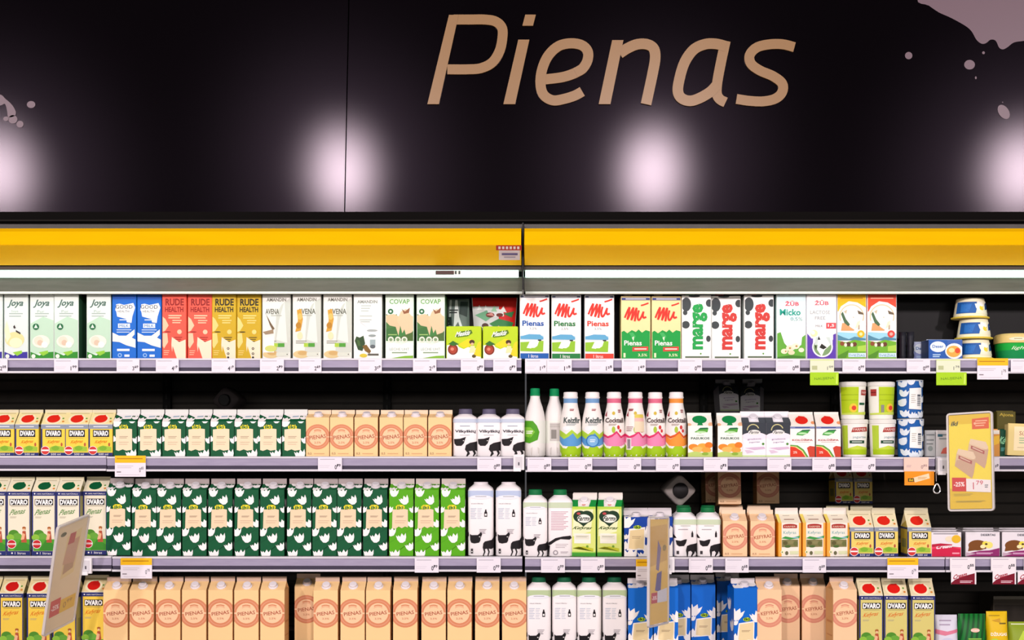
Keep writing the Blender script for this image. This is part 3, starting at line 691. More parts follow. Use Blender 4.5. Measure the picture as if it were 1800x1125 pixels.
def muy():
    a = [R('3c4a86', 0, .935, 1, .975), L('eef0f4', .14, .86, (.948,), .014)]
    q = mu('1d7a3c', '')
    a += MUST(-.045) + [
          P('0f9a3e', (0, 0), (1, 0), (1, .44), (.85, .46), (.72, .42), (.6, .47), (.5, .43), (.36, .46), (.2, .41), (.08, .45), (0, .43)), P('3fae5a', (.25, .42), (.42, .30), (.5, .36), (.4, .42)), P('cfe6c8', (.36, .34), (.42, .28), (.44, .36)), T(WHT, 'Pienas', .40, .255, .62, .08, b=.02),
          P('d3443a', (.38, .12), (.94, .13), (.94, .20), (.38, .19)), L('f0d8c8', .45, .88, (.15,), .02), T('e9f2c0', '1', .10, .06, .07, .07, b=.02), T('e9f2c0', '3,5%', .74, .06, .32, .05, b=.01)]
    return brick('milk_carton', 52 * PXW, H1 - .003, .07, a, 'f0dca0', side='c9b878', top='eed8a0', cap=mat('e8cfc0'), capx=.25)
kind('muy', 'milk_carton', 'carton', 'cream yellow and green milk carton', muy, 52, .07)
def marge(c):
    def f():
        a = [E('3c4244', .14, .86, .17, .11), E('3c4244', .10, .73, .08, .04), E('3c4244', .12, .54, .14, .06), E('3c4244', .92, .32, .08, .05), E('3c4244', .95, .88, .12, .06), E('3c4244', .42, .99, .2, .02),
             T(c, 'marge', .62, .51, 1.62, .24, rot=90, b=.045), L('a9b0b0', .36, .37, tuple(.25 + .03 * k for k in range(12)), .016), Cc('5a9a3a', .65, .085, .03), L('5a6a50', .1, .95, (.02,), .025)]
        return brick('milk_carton', 52 * PXW, H1 - .001, .07, a, 'f3f4f0', side='d0d6d2', top='e4e6e4', cap=mat(c), capx=.3)
    return f
kind('margeg', 'milk_carton', 'carton', 'cow-spotted carton with green vertical lettering', marge('1a9e48'), 51, .07)
kind('marger', 'milk_carton', 'carton', 'cow-spotted carton with red vertical lettering', marge('cc3a34'), 51, .07)
def micko():
    a = [R('d4ecee', 0, .55, 1, 1), P('eef6f4', (0, .5), (1, .5), (1, .8), (.6, .6), (0, .75)), T('d84a5c', 'ŽŪB', .52, .87, .5, .08, b=.03), T('129a86', 'Micko', .46, .73, .74, .10, b=.025), T('35908a', '0,5%', .68, .62, .42, .06), P('62a838', (0, 0), (1, 0), (1, .38), (.88, .34), (.85, .22), (.5, .12), (.25, .25), (.12, .42), (0, .40)),
         E('e9dfc0', .45, .17, .14, .045), E('e9dfc0', .25, .12, .12, .04), E('efe6cc', .65, .2, .14, .045), E('e3d4b0', .5, .10, .12, .035), E('b98a4a', .45, .17, .04, .015), E('b98a4a', .3, .12, .03, .012), E('b98a4a', .68, .2, .04, .015), P('3f7d24', (0, 0), (1, 0), (1, .04), (.5, .06), (0, .03)), E('ece4c8', .85, .14, .1, .035)]
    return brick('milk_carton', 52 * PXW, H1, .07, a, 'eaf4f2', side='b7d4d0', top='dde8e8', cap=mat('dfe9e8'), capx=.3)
kind('micko', 'milk_carton', 'carton', 'pale blue carton with white blossoms', micko, 52, .07)
def lactose():
    a = [T('cf5a6a', 'ŽŪB', .5, .88, .5, .08, b=.03), T('8f9296', 'LACTOSE', .45, .73, .68, .055), T('8f9296', 'FREE', .45, .64, .36, .05), T('70747a', 'MILK', .42, .515, .26, .035), R('d84a50', .66, .475, 1, .565), T('f6eeee', '1,5', .83, .52, .22, .05, b=.02), P('5a3aa8', (0, 0), (1, 0), (1, .40), (.9, .38), (.9, .3), (.15, .32), (0, .40)), P('f2f0ec', (.2, .3), (.22, .42), (.88, .42), (.88, .2), (.2, .2)),
         G(WHT, .53, .19, .36, .31), Cc('7a9c6a', .53, .19, .31), P('ccd9d2', (.25, .22), (.85, .22), (.78, .34), (.3, .34)), P('f4f4f0', (.34, .15), (.42, .42), (.62, .36), (.80, .22), (.60, .14), (.5, .04)), P('23241f', (.40, .36), (.36, .30), (.46, .30)), P('23241f', (.42, .18), (.50, .24), (.68, .18), (.56, .15)), P('23241f', (.26, .22), (.32, .20), (.30, .14)), Cc('efe6b0', .24, .40, .12), Cc('f7f5ea', .2, .41, .07)]
    return brick('milk_carton', 53 * PXW, H1, .07, a, 'f4f2f0', side='6a4fae', top='e8e6e6', cap=mat('d8505c'), capx=.3)
kind('lactose', 'milk_carton', 'carton', 'white and violet carton with standing cow', lactose, 53, .07)
def cowface(c, c2, sc):
    def f():
        a = [R(c, 0, .74, 1, 1), L(c2, .1, .9, (.94,), .014), P(WHT, (0, 0), (0, .72), (.12, .82), (.4, .90), (.7, .88), (1, .80), (1, 0)), G('e6c49c', .5, .66, .44, .40, -20, 200), P('f0a06a', (.12, .44), (.58, .44), (.64, .5), (.5, .56), (.16, .56)),
             P('fbf8ee', (.30, .62), (.36, .76), (.62, .78), (.76, .66), (.72, .50), (.62, .45), (.44, .50)), P('49684a', (.12, .70), (.18, .74), (.30, .62), (.44, .54), (.38, .51), (.24, .56)), P('c9b79a', (.30, .70), (.22, .74), (.34, .77)), P('6a5a44', (.70, .76), (.90, .72), (.93, .69), (.74, .70)), P('efe0c4', (.62, .48), (.76, .50), (.80, .60), (.70, .58)), Cc('c9b8a0', .56, .65, .02), P('b9a488', (.72, .46), (.78, .46), (.78, .53), (.74, .53)),
             P('9ad2e4', (0, .30), (1, .30), (1, .40), (0, .42)), P('4e86a0', (0, .38), (.2, .34), (.4, .31), (.6, .35), (1, .32), (1, .29), (0, .29)),
             P('6fae2c', (0, 0), (1, 0), (1, .27), (.6, .30), (.3, .26), (0, .29)), E('8a4a2c', .16, .24, .08, .035), E('5a3a2a', .38, .23, .09, .035), E('6a3a28', .60, .23, .08, .035), E('ece0d0', .28, .22, .05, .03), E('ece0d0', .5, .22, .05, .03), P('4f8a24', (0, .05), (.4, .14), (.3, .02), (0, 0)), P('a8cf4a', (.7, .2), (1, .22), (1, .12), (.7, .12)), R('cfe4ea', .38, .03, 1, .095), T('2f7aa8', 'ŠVIEŽIAS', .68, .062, .56, .045), Cc(sc, .82, .39, .13), Cc('f6e0a0' if sc == 'eab81e' else 'f2a89a', .82, .39, .06)]
        return brick('milk_carton', 52 * PXW, H1 + .001, .07, a, WHT, side=c, top=c, cap=mat(c), capx=.6)
    return f
kind('cowy', 'milk_carton', 'carton', 'yellow-topped carton with cow portrait', cowface('edb80c', 'a8780a', 'eab81e'), 52, .07)
kind('cowr', 'milk_carton', 'carton', 'red-topped carton with cow portrait', cowface('dc4a30', 'f4b89a', 'd9443a'), 52, .07)
# ---- gables
def tul(c, dk, tall, side, row, eave, ridge, fin, short=None):
    def f():
        HB = hp(eave, row, .02); top = hp(ridge, row, .055)
        HF = .015 if tall else .011
        return gable('milk_carton', (42.3 if tall else 41) * PXW, HB, top - HB - HF, HF, .067, tulips(c, tall, dk), c, roof=c, roof_art=roof_tulip(c, not tall), side=side, fin=fin, cap=mat('ded9dc', .3) if tall else None, side_art=[U(WHT, .3, .8, .4, 0), U(WHT, .7, .45, .4, 10), U(WHT, .4, .15, .4, 0)], capk=.55)
    return f
kind('tuls', 'kefir_carton', 'carton', 'small dark green tulip-print carton', tul('0b5733', '073f25', False, '073f25', 2, 741, 720, 'd9dcd6'), 43, .067)
kind('tult', 'kefir_carton', 'carton', 'tall dark green tulip-print carton', tul('0b5733', '073f25', True, '073f25', 3, 861, 841, 'a59a97'), 43.5, .067)
kind('tulg', 'kefir_carton', 'carton', 'tall bright green tulip-print carton', tul('56ab16', '468f14', True, '3f8a12', 3, 861, 841, 'c4b8b0'), 43.5, .067)
def tulblue(row, eave, ridge, c, dk, tall):
    def f():
        HB = hp(eave, row, .02); top = hp(ridge, row, .055); HF = .013
        a = [P(dk, (0, .3), (.3, .42), (.1, .2)), U(WHT, .10, .62 if tall else .88, .52, -20), U(WHT, .95, .58 if tall else .62, .46, 20), U(WHT, .02, .28, .35, 0), U(WHT, .98, .22, .5, 10), U(WHT, .2, .02, .6, 0), U(WHT, .85, .0, .5, 12), U(WHT, .06, .5, .22, 0),
             P(WHT, (.10, .15 if not tall else .22), (.84, .17 if not tall else .24), (.86, .75 if not tall else .52), (.2, .70 if not tall else .49)),
             P('edd8a6', (.18, .20 if not tall else .25), (.4, .18 if not tall else .235), (.6, .21 if not tall else .25), (.80, .19 if not tall else .24), (.82, .70 if not tall else .50), (.24, .66 if not tall else .475)),
             E('b9d832', .54, .745 if not tall else .545, .16, .05 if not tall else .03), T('1f4a1c', 'iki', .54, .75 if not tall else .55, .24, .08 if not tall else .045, b=.03), L('a88f70', .32, .68, (.5, .46) if not tall else (.38, .365), .012 if not tall else .007)]
        return gable('milk_carton', 43 * PXW, HB, top - HB - HF, HF, .067, a, c, roof=c, roof_art=[U(WHT, .2, .3, .5, 0), U(WHT, .8, .7, .45, 10), R(WHT, 0, .8, 1, 1)], side=c, fin='d5cfd0', cap=mat('e4dee2', .3), side_art=[U(WHT, .3, .75, .5, 0), U(WHT, .7, .45, .5, 10), U(WHT, .4, .1, .5, 0)], capk=.5)
    return f
kind('tulb', 'milk_carton', 'carton', 'short royal blue tulip-print carton', tulblue(3, 908, 896, '0c3f9c', '092f7c', False), 42.5, .067)
kind('tulbt', 'milk_carton', 'carton', 'tall bright blue tulip-print carton', tulblue(4, 1034, 1016, '0a68cc', '0854a8', True), 43.5, .067)
def peach(row, eave, ridge, v, r, txt, tall, c='f5cf94'):
    def f():
        HB = hp(eave, row, .02); top = hp(ridge, row, .055); HF = .013 if tall else .011
        return gable('milk_carton', (42.6 if tall or txt != 'PIENAS' else 41) * PXW, HB, top - HB - HF, HF, .067, ring_art(v, r, txt, tall, 'd58a62' if txt == 'PIENAS' else 'd99076'), c, roof=c, side='dba96c', fin='c9ae9a' if tall else 'ead2b4', cap=mat('eae4e6', .3), side_art=[R('c98a52', .15, .5, .85, .53), R('c98a52', .15, .3, .85, .32)], capk=.42)
    return f
kind('peachs', 'milk_carton', 'carton', 'small peach carton with orange ring emblem', peach(2, 734, 721, .50, .54, 'PIENAS', False), 43, .067)
kind('peacht', 'milk_carton', 'carton', 'tall peach carton with orange ring emblem', peach(4, 1038, 1014, .655, .60, 'PIENAS', True), 43.5, .067)
kind('peachk', 'kefir_carton', 'carton', 'short peach kefir carton with ring emblem', peach(3, 915, 895, .56, .55, 'KEFYRAS', False, 'f6cea0'), 44, .067)
kind('peachkt', 'kefir_carton', 'carton', 'tall peach kefir carton with ring emblem', peach(4, 1037, 1014, .655, .60, 'KEFYRAS', True, 'f3cca0'), 43.5, .067)
def dv(row, eave, ridge, bg, script, word, tall, poppy, roofc, side='2a3060'):
    def f():
        HB = hp(eave, row, .02); top = hp(ridge, row, .055); HF = .008
        ra = [R('f0ead2', 0, 0, 1, .05), E('f3e9c0', .45, .45, .36, .42), E(poppy, .45, .47, .27, .32), P(poppy, (.2, .4), (.3, .75), (.6, .8), (.7, .45), (.5, .2)), Cc('d98a3a', .88, .25, .05), Cc('5a9a3a', .85, .5, .04), L('b0a888', .1, .9, (.9,), .04)]
        return gable('milk_carton', 42 * PXW, HB, top - HB - HF, HF, .067, dvaro(bg, script, word, tall), bg, roof=roofc, roof_art=ra, side='c9b23e' if not tall else 'a9a468', fin='d9d2b0', side_art=[R(side, 0, 0, 1, .08), R(side, 0, .93, 1, 1), R('8a8a50', .2, .3, .8, .6)])
    return f
kind('dvs', 'kefir_carton', 'carton', 'small yellow farm-scene carton with red poppy roof', dv(2, 747.5, 721.5, 'f0d24a', 'e08a1e', 'Kefyras', False, 'dc2a1c', 'efe2a2'), 42, .067)
kind('dvg', 'milk_carton', 'carton', 'tall cream farm-scene carton, dark green roof flower', dv(3, 865, 839, 'ece6cc', '4f8a3c', 'Pienas', True, '0f5a34', 'ece6c8'), 41.5, .067)
kind('dvy', 'kefir_carton', 'carton', 'tall yellow farm-scene carton, red roof flower', dv(4, 1044, 1013, 'f0ce4e', 'df7a22', 'Kefyras', True, 'cc1c18', 'e9d8a0'), 41.5, .067)
kind('dvr', 'kefir_carton', 'carton', 'tall olive-cream farm-scene carton, red roof flower', dv(4, 1048, 1016, 'd6cb78', 'd9702a', 'Kefyras', True, 'dc1f18', 'e6dab0'), 40.5, .067)
kind('dvk', 'kefir_carton', 'carton', 'short yellow farm-scene carton, red poppy roof', dv(3, 926, 896, 'e6d06c', 'e08a3a', 'Kefyras', False, 'dc2a1c', 'ece2b8'), 42, .067)
def farmi_g():
    HB = hp(889.5, 3, .02); top = hp(866.5, 3, .055); HF = .012
    a = [P('d6e27a', (0, 0), (1, 0), (1, .96), (0, .96)), P('ecefc0', (.05, .4), (.8, .5), (.9, .95), (.1, .93)), R('b5d94e', 0, .955, 1, 1), E('1c3a24', .36, .80, .28, .12), E('1c3a24', .64, .80, .28, .12), P('1c3a24', (.10, .76), (.5, .60), (.90, .76)), E('f0f0e6', .52, .76, .28, .085), T('16301e', 'Farmi', .52, .765, .52, .10, sh=.2, b=.025), E('b8474a', .3, .86, .08, .025),
         T('3c5a18', 'Kefyras', .46, .565, .74, .08, sh=.25, b=.02), R('f2f0e2', .12, .26, .80, .46), R('e3e2d0', .16, .34, .74, .43), L('a8a890', .2, .7, (.40, .385), .008), P('bcc42e', (.05, .16), (.3, .2), (.7, .12), (.9, .1), (.9, .16), (.5, .2)), Cc('6a9a2a', .66, .2, .05), R('3f9a34', 0, 0, 1, .07), R('8fc84a', 0, .07, 1, .09)]
    ra = [R('f1ece6', 0, .78, 1, 1), P('f1ece6', (.28, 0), (.72, 0), (.76, .6), (.74, 1), (.26, 1), (.24, .6)), Cc('d8988a', .5, .2, .08)]
    return gable('kefir_carton', 43 * PXW, HB, top - HB - HF, HF, .067, a, 'cfe07a', roof='1a9440', roof_art=ra, side='2c8a34', fin='e9e0d8', cap=mat('f3eef0', .3), side_art=[R('46a83e', .1, .1, .3, .9), L('a8d890', .5, .85, tuple(.2 + .05 * k for k in range(12)), .015)], capk=.6)
kind('farmig', 'kefir_carton', 'carton', 'lime green carton with dark heart logo', farmi_g, 43, .067)
def farmi_d():
    HB = hp(742.5, 2, .02); top = hp(722.5, 2, .055); HF = .012
    a = [R('343a42', 0, .62, 1, 1), E('ece6ee', .5, .60, .52, .12), G('c9c48a', .45, .78, .26, .22, 20, 180), E('eceae4', .5, .72, .25, .075), T('2a3038', 'Farmi', .5, .725, .38, .09, sh=.2, b=.02), T('7a5a92', 'graikinis', .5, .52, .56, .06, rot=3), T('7a5a92', 'jogurtas', .5, .43, .44, .05, rot=3), P('d2b8d0', (.1, .26), (.5, .2), (.95, .24), (.9, .30), (.4, .28)), P('d9c4d6', (.1, .2), (.3, .2), (.5, .14), (.2, .1)), Cc('4a8a34', .86, .38, .05), R('cfe6a8', 0, 0, 1, .05)]
    ra = [R('f0eef0', 0, .75, 1, 1), P('f0eef0', (.3, .1), (.7, .1), (.7, 1), (.3, 1))]
    return gable('yogurt_carton', 43 * PXW, HB, top - HB - HF, HF, .067, a, 'f2f0f2', roof='4a5158', roof_art=ra, side='b9b6bc', fin='eeecee', cap=mat('eceaf0', .3), capk=.6)
kind('farmid', 'yogurt_carton', 'carton', 'small white carton with charcoal top', farmi_d, 43, .067)
def pasukos():
    HB = hp(748, 2, .02); top = hp(725, 2, .055); HF = .006
    a = [P('58a83c', (.26, .80), (.50, .76), (.80, .80), (.84, .94), (.5, .90), (.34, .84)), E('bfe6b0', .54, .80, .2, .03), P('1a6a40', (.4, .88), (.82, .90), (.80, .95), (.5, .94)), T('24564a', 'PASUKOS', .5, .60, .76, .075, b=.03), L('9ac0a8', .35, .65, (.69,), .015), E('e88a2a', .22, .32, .2, .1), E('efa63c', .6, .34, .22, .1), E('e07a20', .85, .38, .16, .1), E('f0b860', .4, .24, .24, .09), E('e8a040', .75, .22, .2, .09), P('b9d070', (0, 0), (1, 0), (1, .17), (.6, .13), (.3, .18), (0, .13)), E('8ab03c', .7, .1, .14, .05)]
    ra = [E('178a48', .5, .58, .30, .36), P('178a48', (.44, .3), (.58, .3), (.62, .05), (.38, .05)), E('e8b890', .95, .12, .12, .2), E('e8b890', .05, .12, .1, .12)]
    return gable('buttermilk_carton', 43 * PXW, HB, top - HB - HF, HF, .067, a, 'f3f4ea', roof='f3f2e6', roof_art=ra, side='6e5e48', fin='efeee6', side_art=[R('9a7448', 0, 0, 1, .4)])
kind('pasukos', 'buttermilk_carton', 'carton', 'small white carton with green tree and apricots', pasukos, 43, .067)
def koluz():
    HB = hp(749, 2, .02); top = hp(723.5, 2, .055); HF = .006
    a = [R('7a86b0', 0, .93, 1, 1), L('3a4a8a', .2, .8, (.95,), .03), P('4aa84a', (.24, .72), (.5, .70), (.72, .78), (.80, .88), (.5, .87), (.3, .80)), E('b9e8b0', .5, .775, .18, .03), P('1a6a40', (.4, .84), (.82, .86), (.80, .90), (.5, .89)), T('a82a24', 'KOLŪŽIPA', .5, .56, .84, .07, b=.03), L('c9a8a0', .2, .8, (.48,), .012),
         P('5aa03a', (0, .40), (.3, .38), (.55, .24), (.74, 0), (.66, 0), (.5, .2), (.25, .34), (0, .36)), P('e9dc8a', (0, .36), (.25, .34), (.5, .2), (.66, 0), (.62, 0), (.45, .19), (.2, .32), (0, .34)), P('d93a22', (0, 0), (.62, 0), (.45, .19), (.2, .32), (0, .34)), P('c8422e', (.68, .3), (.8, .36), (1, .34), (1, 0), (.78, 0)), T('f6d8c8', '2%', .2, .15, .16, .08, b=.02)]
    ra = [E('ece6d4', .5, .5, .34, .4), E('dc2a20', .5, .5, .26, .32), P('dc2a20', (.26, .4), (.4, .85), (.64, .8), (.76, .4), (.5, .2)), Cc('e89a6a', .95, .3, .09)]
    return gable('kefir_carton', 43 * PXW, HB, top - HB - HF, HF, .067, a, 'f5f1ec', roof='f1ece2', roof_art=ra, side='e8d8d0', fin='efeae2')
kind('koluz', 'kefir_carton', 'carton', 'small white carton, red fruit base and poppy', koluz, 44, .067)
def farmer():
    HB = hp(918, 3, .02); top = hp(896, 3, .055); HF = .010
    a = [R('f3ecdc', .14, .0, .90, 1), R('a8322a', .20, .84, .82, .94), E('a8322a', .5, .93, .3, .04), T('f0d8c0', 'FARMER', .51, .89, .5, .05), T('5aa8a8', 'Kefyras', .50, .70, .56, .12, b=.0), P('3f9a4a', (.12, .54), (.3, .60), (.6, .56), (.95, .62), (.92, .54), (.5, .50)), E('8ac0c8', .75, .56, .14, .02), R('7d7a4c', .15, .28, .86, .50), E('5e5a34', .3, .4, .1, .06), E('8a8658', .55, .42, .14, .05), E('6a7040', .75, .38, .1, .07), E('4f6a34', .4, .3, .14, .04), Cc('f0ecc0', .17, .13, .08), Cc('5a7a3a', .16, .13, .03), R('d9e0b4', .5, .06, .88, .16), E('6a6a4a', .36, .1, .07, .06)]
    ra = [L('8a5a4a', .3, .75, (.35,), .08), L('a8a090', .3, .6, (.8,), .05), R('f2dc6a', 0, 0, .14, 1)]
    return gable('kefir_carton', 41.2 * PXW, HB, top - HB - HF, HF, .064, a, 'f3b04a', roof='f4ecd4', roof_art=ra, side='f0960f', fin='f0e8dc', side_art=[L('d87a08', .3, .8, tuple(.1 + .06 * k for k in range(12)), .02)])
kind('farmer', 'kefir_carton', 'carton', 'orange-sided carton with red banner and herd photo', farmer, 43, .067)
# ---- bottles
kind('cowtall', 'milk_bottle', 'bottle', 'tall white square bottle with cow, pale cap', lambda: sqbottle('milk_bottle', 45 * PXW, hp(847, 3, .05), .004, .019, mat('e6dfe2', .35), cow_tall('b9c8e2'), capr=.0195), 45, .07)
kind('cowshort', 'milk_bottle', 'bottle', 'white square cow bottle with dark lilac cap', lambda: sqbottle('milk_bottle', 42.5 * PXW, hp(719, 2, .05), .014, .014, mat('5f5a72', .4), cow_short(), capr=.0185), 42.5, .066)
def backtext():
    return [R('c9d8b8', 0, .90, 1, 1), L('c8a0ac', .12, .8, tuple(.82 - .03 * k for k in range(12)), .012), P('171316', (0, .20), (0, .25), (.3, .34), (.6, .37), (.9, .385), (.94, .34), (.86, .31), (.5, .32), (.3, .28), (.12, .22)), L('b8b0b4', .3, .8, (.22, .19, .16), .01), G('9a9498', .3, .07, .10, .06), L('b8b0b4', .5, .8, (.08, .06), .01), P('171316', (0, .2), (.08, .2), (.04, 0), (0, 0))]
kind('greencap', 'milk_bottle', 'bottle', 'white square cow bottle with green cap', lambda: sqbottle('milk_bottle', 43 * PXW, hp(859, 3, .05), .015, .020, mat('12703e', .4), cow_tall('c9d8b8'), capr=.0185), 43, .066)
kind('greenback', 'milk_bottle', 'bottle', 'green-capped bottle turned to show its text side', lambda: sqbottle('milk_bottle', 43 * PXW, hp(859, 3, .05), .015, .020, mat('12703e', .4), backtext(), capr=.0185), 43, .066)
def short_green():
    a = [R('c9d8b8', 0, .86, 1, 1), L('a8b4a0', .3, .7, (.82,), .015), L('a8a4a8', .2, .6, (.72,), .02), P('1c181c', (.74, .52), (.82, .52), (.82, .62), (.78, .70), (.74, .62)), P('171316', (.10, .44), (.30, .42), (.48, .46), (.56, .46), (.52, .36), (.44, .28), (.24, .27), (.14, .32)), P('171316', (.52, .16), (.56, .28), (.7, .32), (1, .36), (1, .15), (.9, .16), (.86, .08), (.78, 0), (.73, 0), (.78, .1), (.72, .15), (.62, .13), (.6, 0), (.56, 0)), P('171316', (0, .62), (.10, .54), (.14, .5), (.04, .5), (0, .54)), R('3a3438', .14, .06, .24, .15), P('171316', (.88, .16), (.95, .06), (.92, 0), (.98, 0), (1, .16))]
    return sqbottle('milk_bottle', 42 * PXW, hp(890, 3, .05), .014, .019, mat('12703e', .4), a, capr=.0195)
kind('shortgreen', 'milk_bottle', 'bottle', 'short white square cow bottle, green cap', short_green, 42, .066)
kind('lowgreen', 'milk_bottle', 'bottle', 'white square cow bottle with dark green cap', lambda: sqbottle('milk_bottle', 43 * PXW, hp(1014, 4, .05), .014, .020, mat('12583a', .4), [x for x in cow_tall('b8cc9e')], capr=.019), 43, .066)
def pxprof(pts): return [(z * PXW, r * PXW, 2.0) for z, r in pts]
def milkround(front):
    def f():
        prof = pxprof([(0, 15.5), (2.5, 18), (20, 18.3), (50, 18.5), (64, 18.2), (76, 16.5), (88, 13.5), (98, 10), (104, 8.6), (108, 8.5)])
        la = [P('4f9e1e', (0, .05), (.25, .0), (.62, .15), (.70, .5), (.58, .78), (.4, .98), (.0, 1)), P('7fbf3a', (0, .3), (.3, .25), (.5, .5), (.3, .7), (0, .72)), L('e8f2d8', .1, .4, (.5, .42), .05)] if front else [R('c8c4be', .3, .1, .8, .9), R('8a8680', .36, .2, .6, .6), L('a8a49c', .3, .8, (.72, .8), .03)]
        bl = [P('d6d0ca', (.30, 0), (.34, .02), (.38, .16), (.30, .14)), P('d6d0ca', (.66, 0), (.70, .02), (.70, .14), (.62, .16))]
        return bottle('milk_bottle', prof, [(9, 'eeebe6')], bl, mat('0f8a52', .4), .021, 8.6 * PXW, label=(24 * PXW, 64 * PXW, 'e9ece2', la))
    return f
kind('mrf', 'milk_bottle', 'bottle', 'round white bottle, green cap, leafy green label', milkround(True), 37, .057)
kind('mrb', 'milk_bottle', 'bottle', 'round white green-capped bottle with barcode label', milkround(False), 37, .057)
def drink(c, cname, wavec, badge, back=False, blue=False):
    def f():
        prof = pxprof([(0, 17), (2.5, 18.6), (20, 18.9), (50, 18.9), (60, 18.5), (70, 17.2), (80, 15.2), (88, 13.4), (94, 12.5), (95, 12.4), (103, 12.4), (104, 12.3)])
        H = prof[-1][0]
        a = [P('9fc81e', (0, 0), (1, 0), (1, .18), (.8, .14), (.55, .26), (.3, .14), (.15, .15), (0, .22)), P('f3efe6', (0, .22), (.15, .15), (.3, .14), (.55, .26), (.8, .14), (1, .18), (1, .22), (.8, .18), (.55, .30), (.3, .18), (.15, .19), (0, .26))]
        a += [P(wavec, (0, .26), (.15, .19), (.3, .18), (.55, .30), (.8, .18), (1, .22), (1, .36), (.8, .30), (.6, .40), (.4, .34), (.2, .30), (0, .36))]
        if blue: a += [P('a9cf3e', (0, .36), (.2, .30), (.4, .34), (.6, .40), (.8, .30), (1, .36), (1, .44), (.8, .38), (.55, .46), (.3, .38), (0, .46)), T('4c5a58', 'Keizfir', .56, .62, .78, .10, b=.03), L('9aa8a8', .3, .75, (.55, .53), .01), L('9a4a4a', .45, .7, (.80, .78), .012), E('eef2f4', .3, .48, .16, .04)]
        else: a += [P(cname, (0, .36), (.2, .31), (.4, .34), (.6, .40), (.8, .31), (1, .36), (1, .40), (.8, .35), (.6, .44), (.4, .38), (.2, .35), (0, .40)), E('a8c23a', .46, .46, .08, .055), E('cc3a3a', .68, .50, .06, .035), E('cc3a3a', .76, .44, .05, .03), P('9a2a3a', (.04, .70), (.1, .78), (.12, .68)), E('c9b23a', .46, .74, .08, .03)]
        if not blue and not back: a += [T('5a4c48', 'Cocktail', .50, .62, .84, .085, b=.03), L('a8988c', .25, .6, (.55, .53), .01), L('9a5a5a', .7, .85, (.78, .75), .02)]
        if back: a += [R('e9d8b8', .42, .42, .86, .72), R('e8b8b0', .42, .60, .86, .66), R('d8c85a', .42, .66, .86, .72), R('ecdde0', .08, .12, .28, .32), R('8a8488', .12, .14, .24, .3), L('a88888', .08, .36, (.5, .47, .44), .012), L('9a4a4a', .1, .35, (.80, .78), .015)]
        if badge: a += [Cc('3a7ab8', .5, .27, .30), Cc('7ab0dc', .5, .27, .24), L('dfeaf4', .38, .62, (.28, .25), .015)]
        bands = [(95 * PXW, 'f2efe9'), (103 * PXW, c), (9, WHT)]
        return bottle('yogurt_drink_bottle', prof, bands, a, mat('f3efec', .35), .0165, 12.6 * PXW)
    return f
kind('kb1', 'yogurt_drink_bottle', 'bottle', 'white and lime bottle with blue wave', drink('6f9cc8', '5a9ad0', '5a9ad0', False, blue=True), 38, .058)
kind('kb2', 'yogurt_drink_bottle', 'bottle', 'lime and blue bottle with round blue badge', drink('6f9cc8', '5a9ad0', '5a9ad0', True, blue=True), 38, .058)
kind('cp', 'yogurt_drink_bottle', 'bottle', 'white and lime bottle with pink wave', drink('d86a86', 'd8346a', 'e888b0', False), 37.5, .058)
kind('cpb', 'yogurt_drink_bottle', 'bottle', 'pink wave bottle turned to its barcode side', drink('d86a86', 'd8346a', 'e888b0', False, back=True), 37.5, .058)
kind('co', 'yogurt_drink_bottle', 'bottle', 'white and lime bottle with orange wave', drink('e89038', 'd85a20', 'f0963a', False), 37.5, .058)
# ---- tubs
def bucket(upper, v):
    def f():
        h = 66 * PXW; rb, rt = 20.5 * PXW, 23 * PXW
        prof = [(0, rb * .97, 2), (.002, rb, 2), (h * .45, rb + (rt - rb) * .45, 2), (h * .88, rt, 2), (h * .885, rt * 1.03, 2), (h * .97, rt * 1.04, 2), (h, rt * 1.0, 2)]
        if upper:
            a = [R('b2cf1e', 0, .12, .62 if v == 0 else .0, .86)] if v == 0 else [R('b2cf1e', .30, .12, .98, .86)]
            a += [R('96b414', *( (0, .64, .6, .66) if v == 0 else (.32, .64, .98, .66))), R('96b414', *((0, .5, .6, .515) if v == 0 else (.32, .5, .98, .515)))]
            a += [E('e8c83a', .42 if v == 0 else .75, .30, .16, .12), Cc('d8442e', .44 if v == 0 else .78, .30, .09), R('a83a34', .72, .64, .98, .78) if v == 0 else R('a83a34', .05, .62, .22, .80), T('f4e2d8', 'FARM', .85, .71, .2, .07) if v == 0 else L('7a2420', .05, .2, (.7,), .03), R('1c5a3a', .66, .38, .9, .44) if v == 0 else R('8a8a80', .38, .16, .50, .38), P('c9dc5a', (0, .12), (1, .12), (1, .2), (0, .16))]
            body = 'eef0e4'
        else:
            a = [R('a9c81c', 0, .06, 1, .22), P('c4da4a', (.1, .22), (.5, .30), (1, .24), (1, .2), (0, .2)), R('b2cf3e', 0, .2, .16, .84), P('a8322c', (.28, .66), (.34, .78), (.9, .80), (.92, .68)), T('f4e2d8', 'FARMER', .6, .73, .5, .07), T('8aa8b0', 'jogurtas', .6, .52, .54, .08), R('17432e', .22, .36, .80, .44), L('e0ece0', .3, .7, (.39,), .02)]
            body = 'f3f1ea'
        m = MB(); loft(m, prof[:4], [(9, body)]); art(m, a, 2 * rt, h, loft_map(prof, h), curved=True)
        o = m.build('yogurt_bucket', smooth=True)
        q = MB(); loft(q, [(0, rt * 1.01, 2), (.001, rt * 1.045, 2), (h * .10, rt * 1.045, 2), (h * .12, rt * 1.0, 2)], [(9, 'e4e4dc')]); q.build('lid', o, True, (0, 0, h * .88))
        return o
    return f
kind('bu0', 'yogurt_bucket', 'tub', 'lime bucket with red sun badge, upper tier', bucket(True, 0), 46, .072)
kind('bu1', 'yogurt_bucket', 'tub', 'lime bucket with barcode, upper tier', bucket(True, 1), 46, .072)
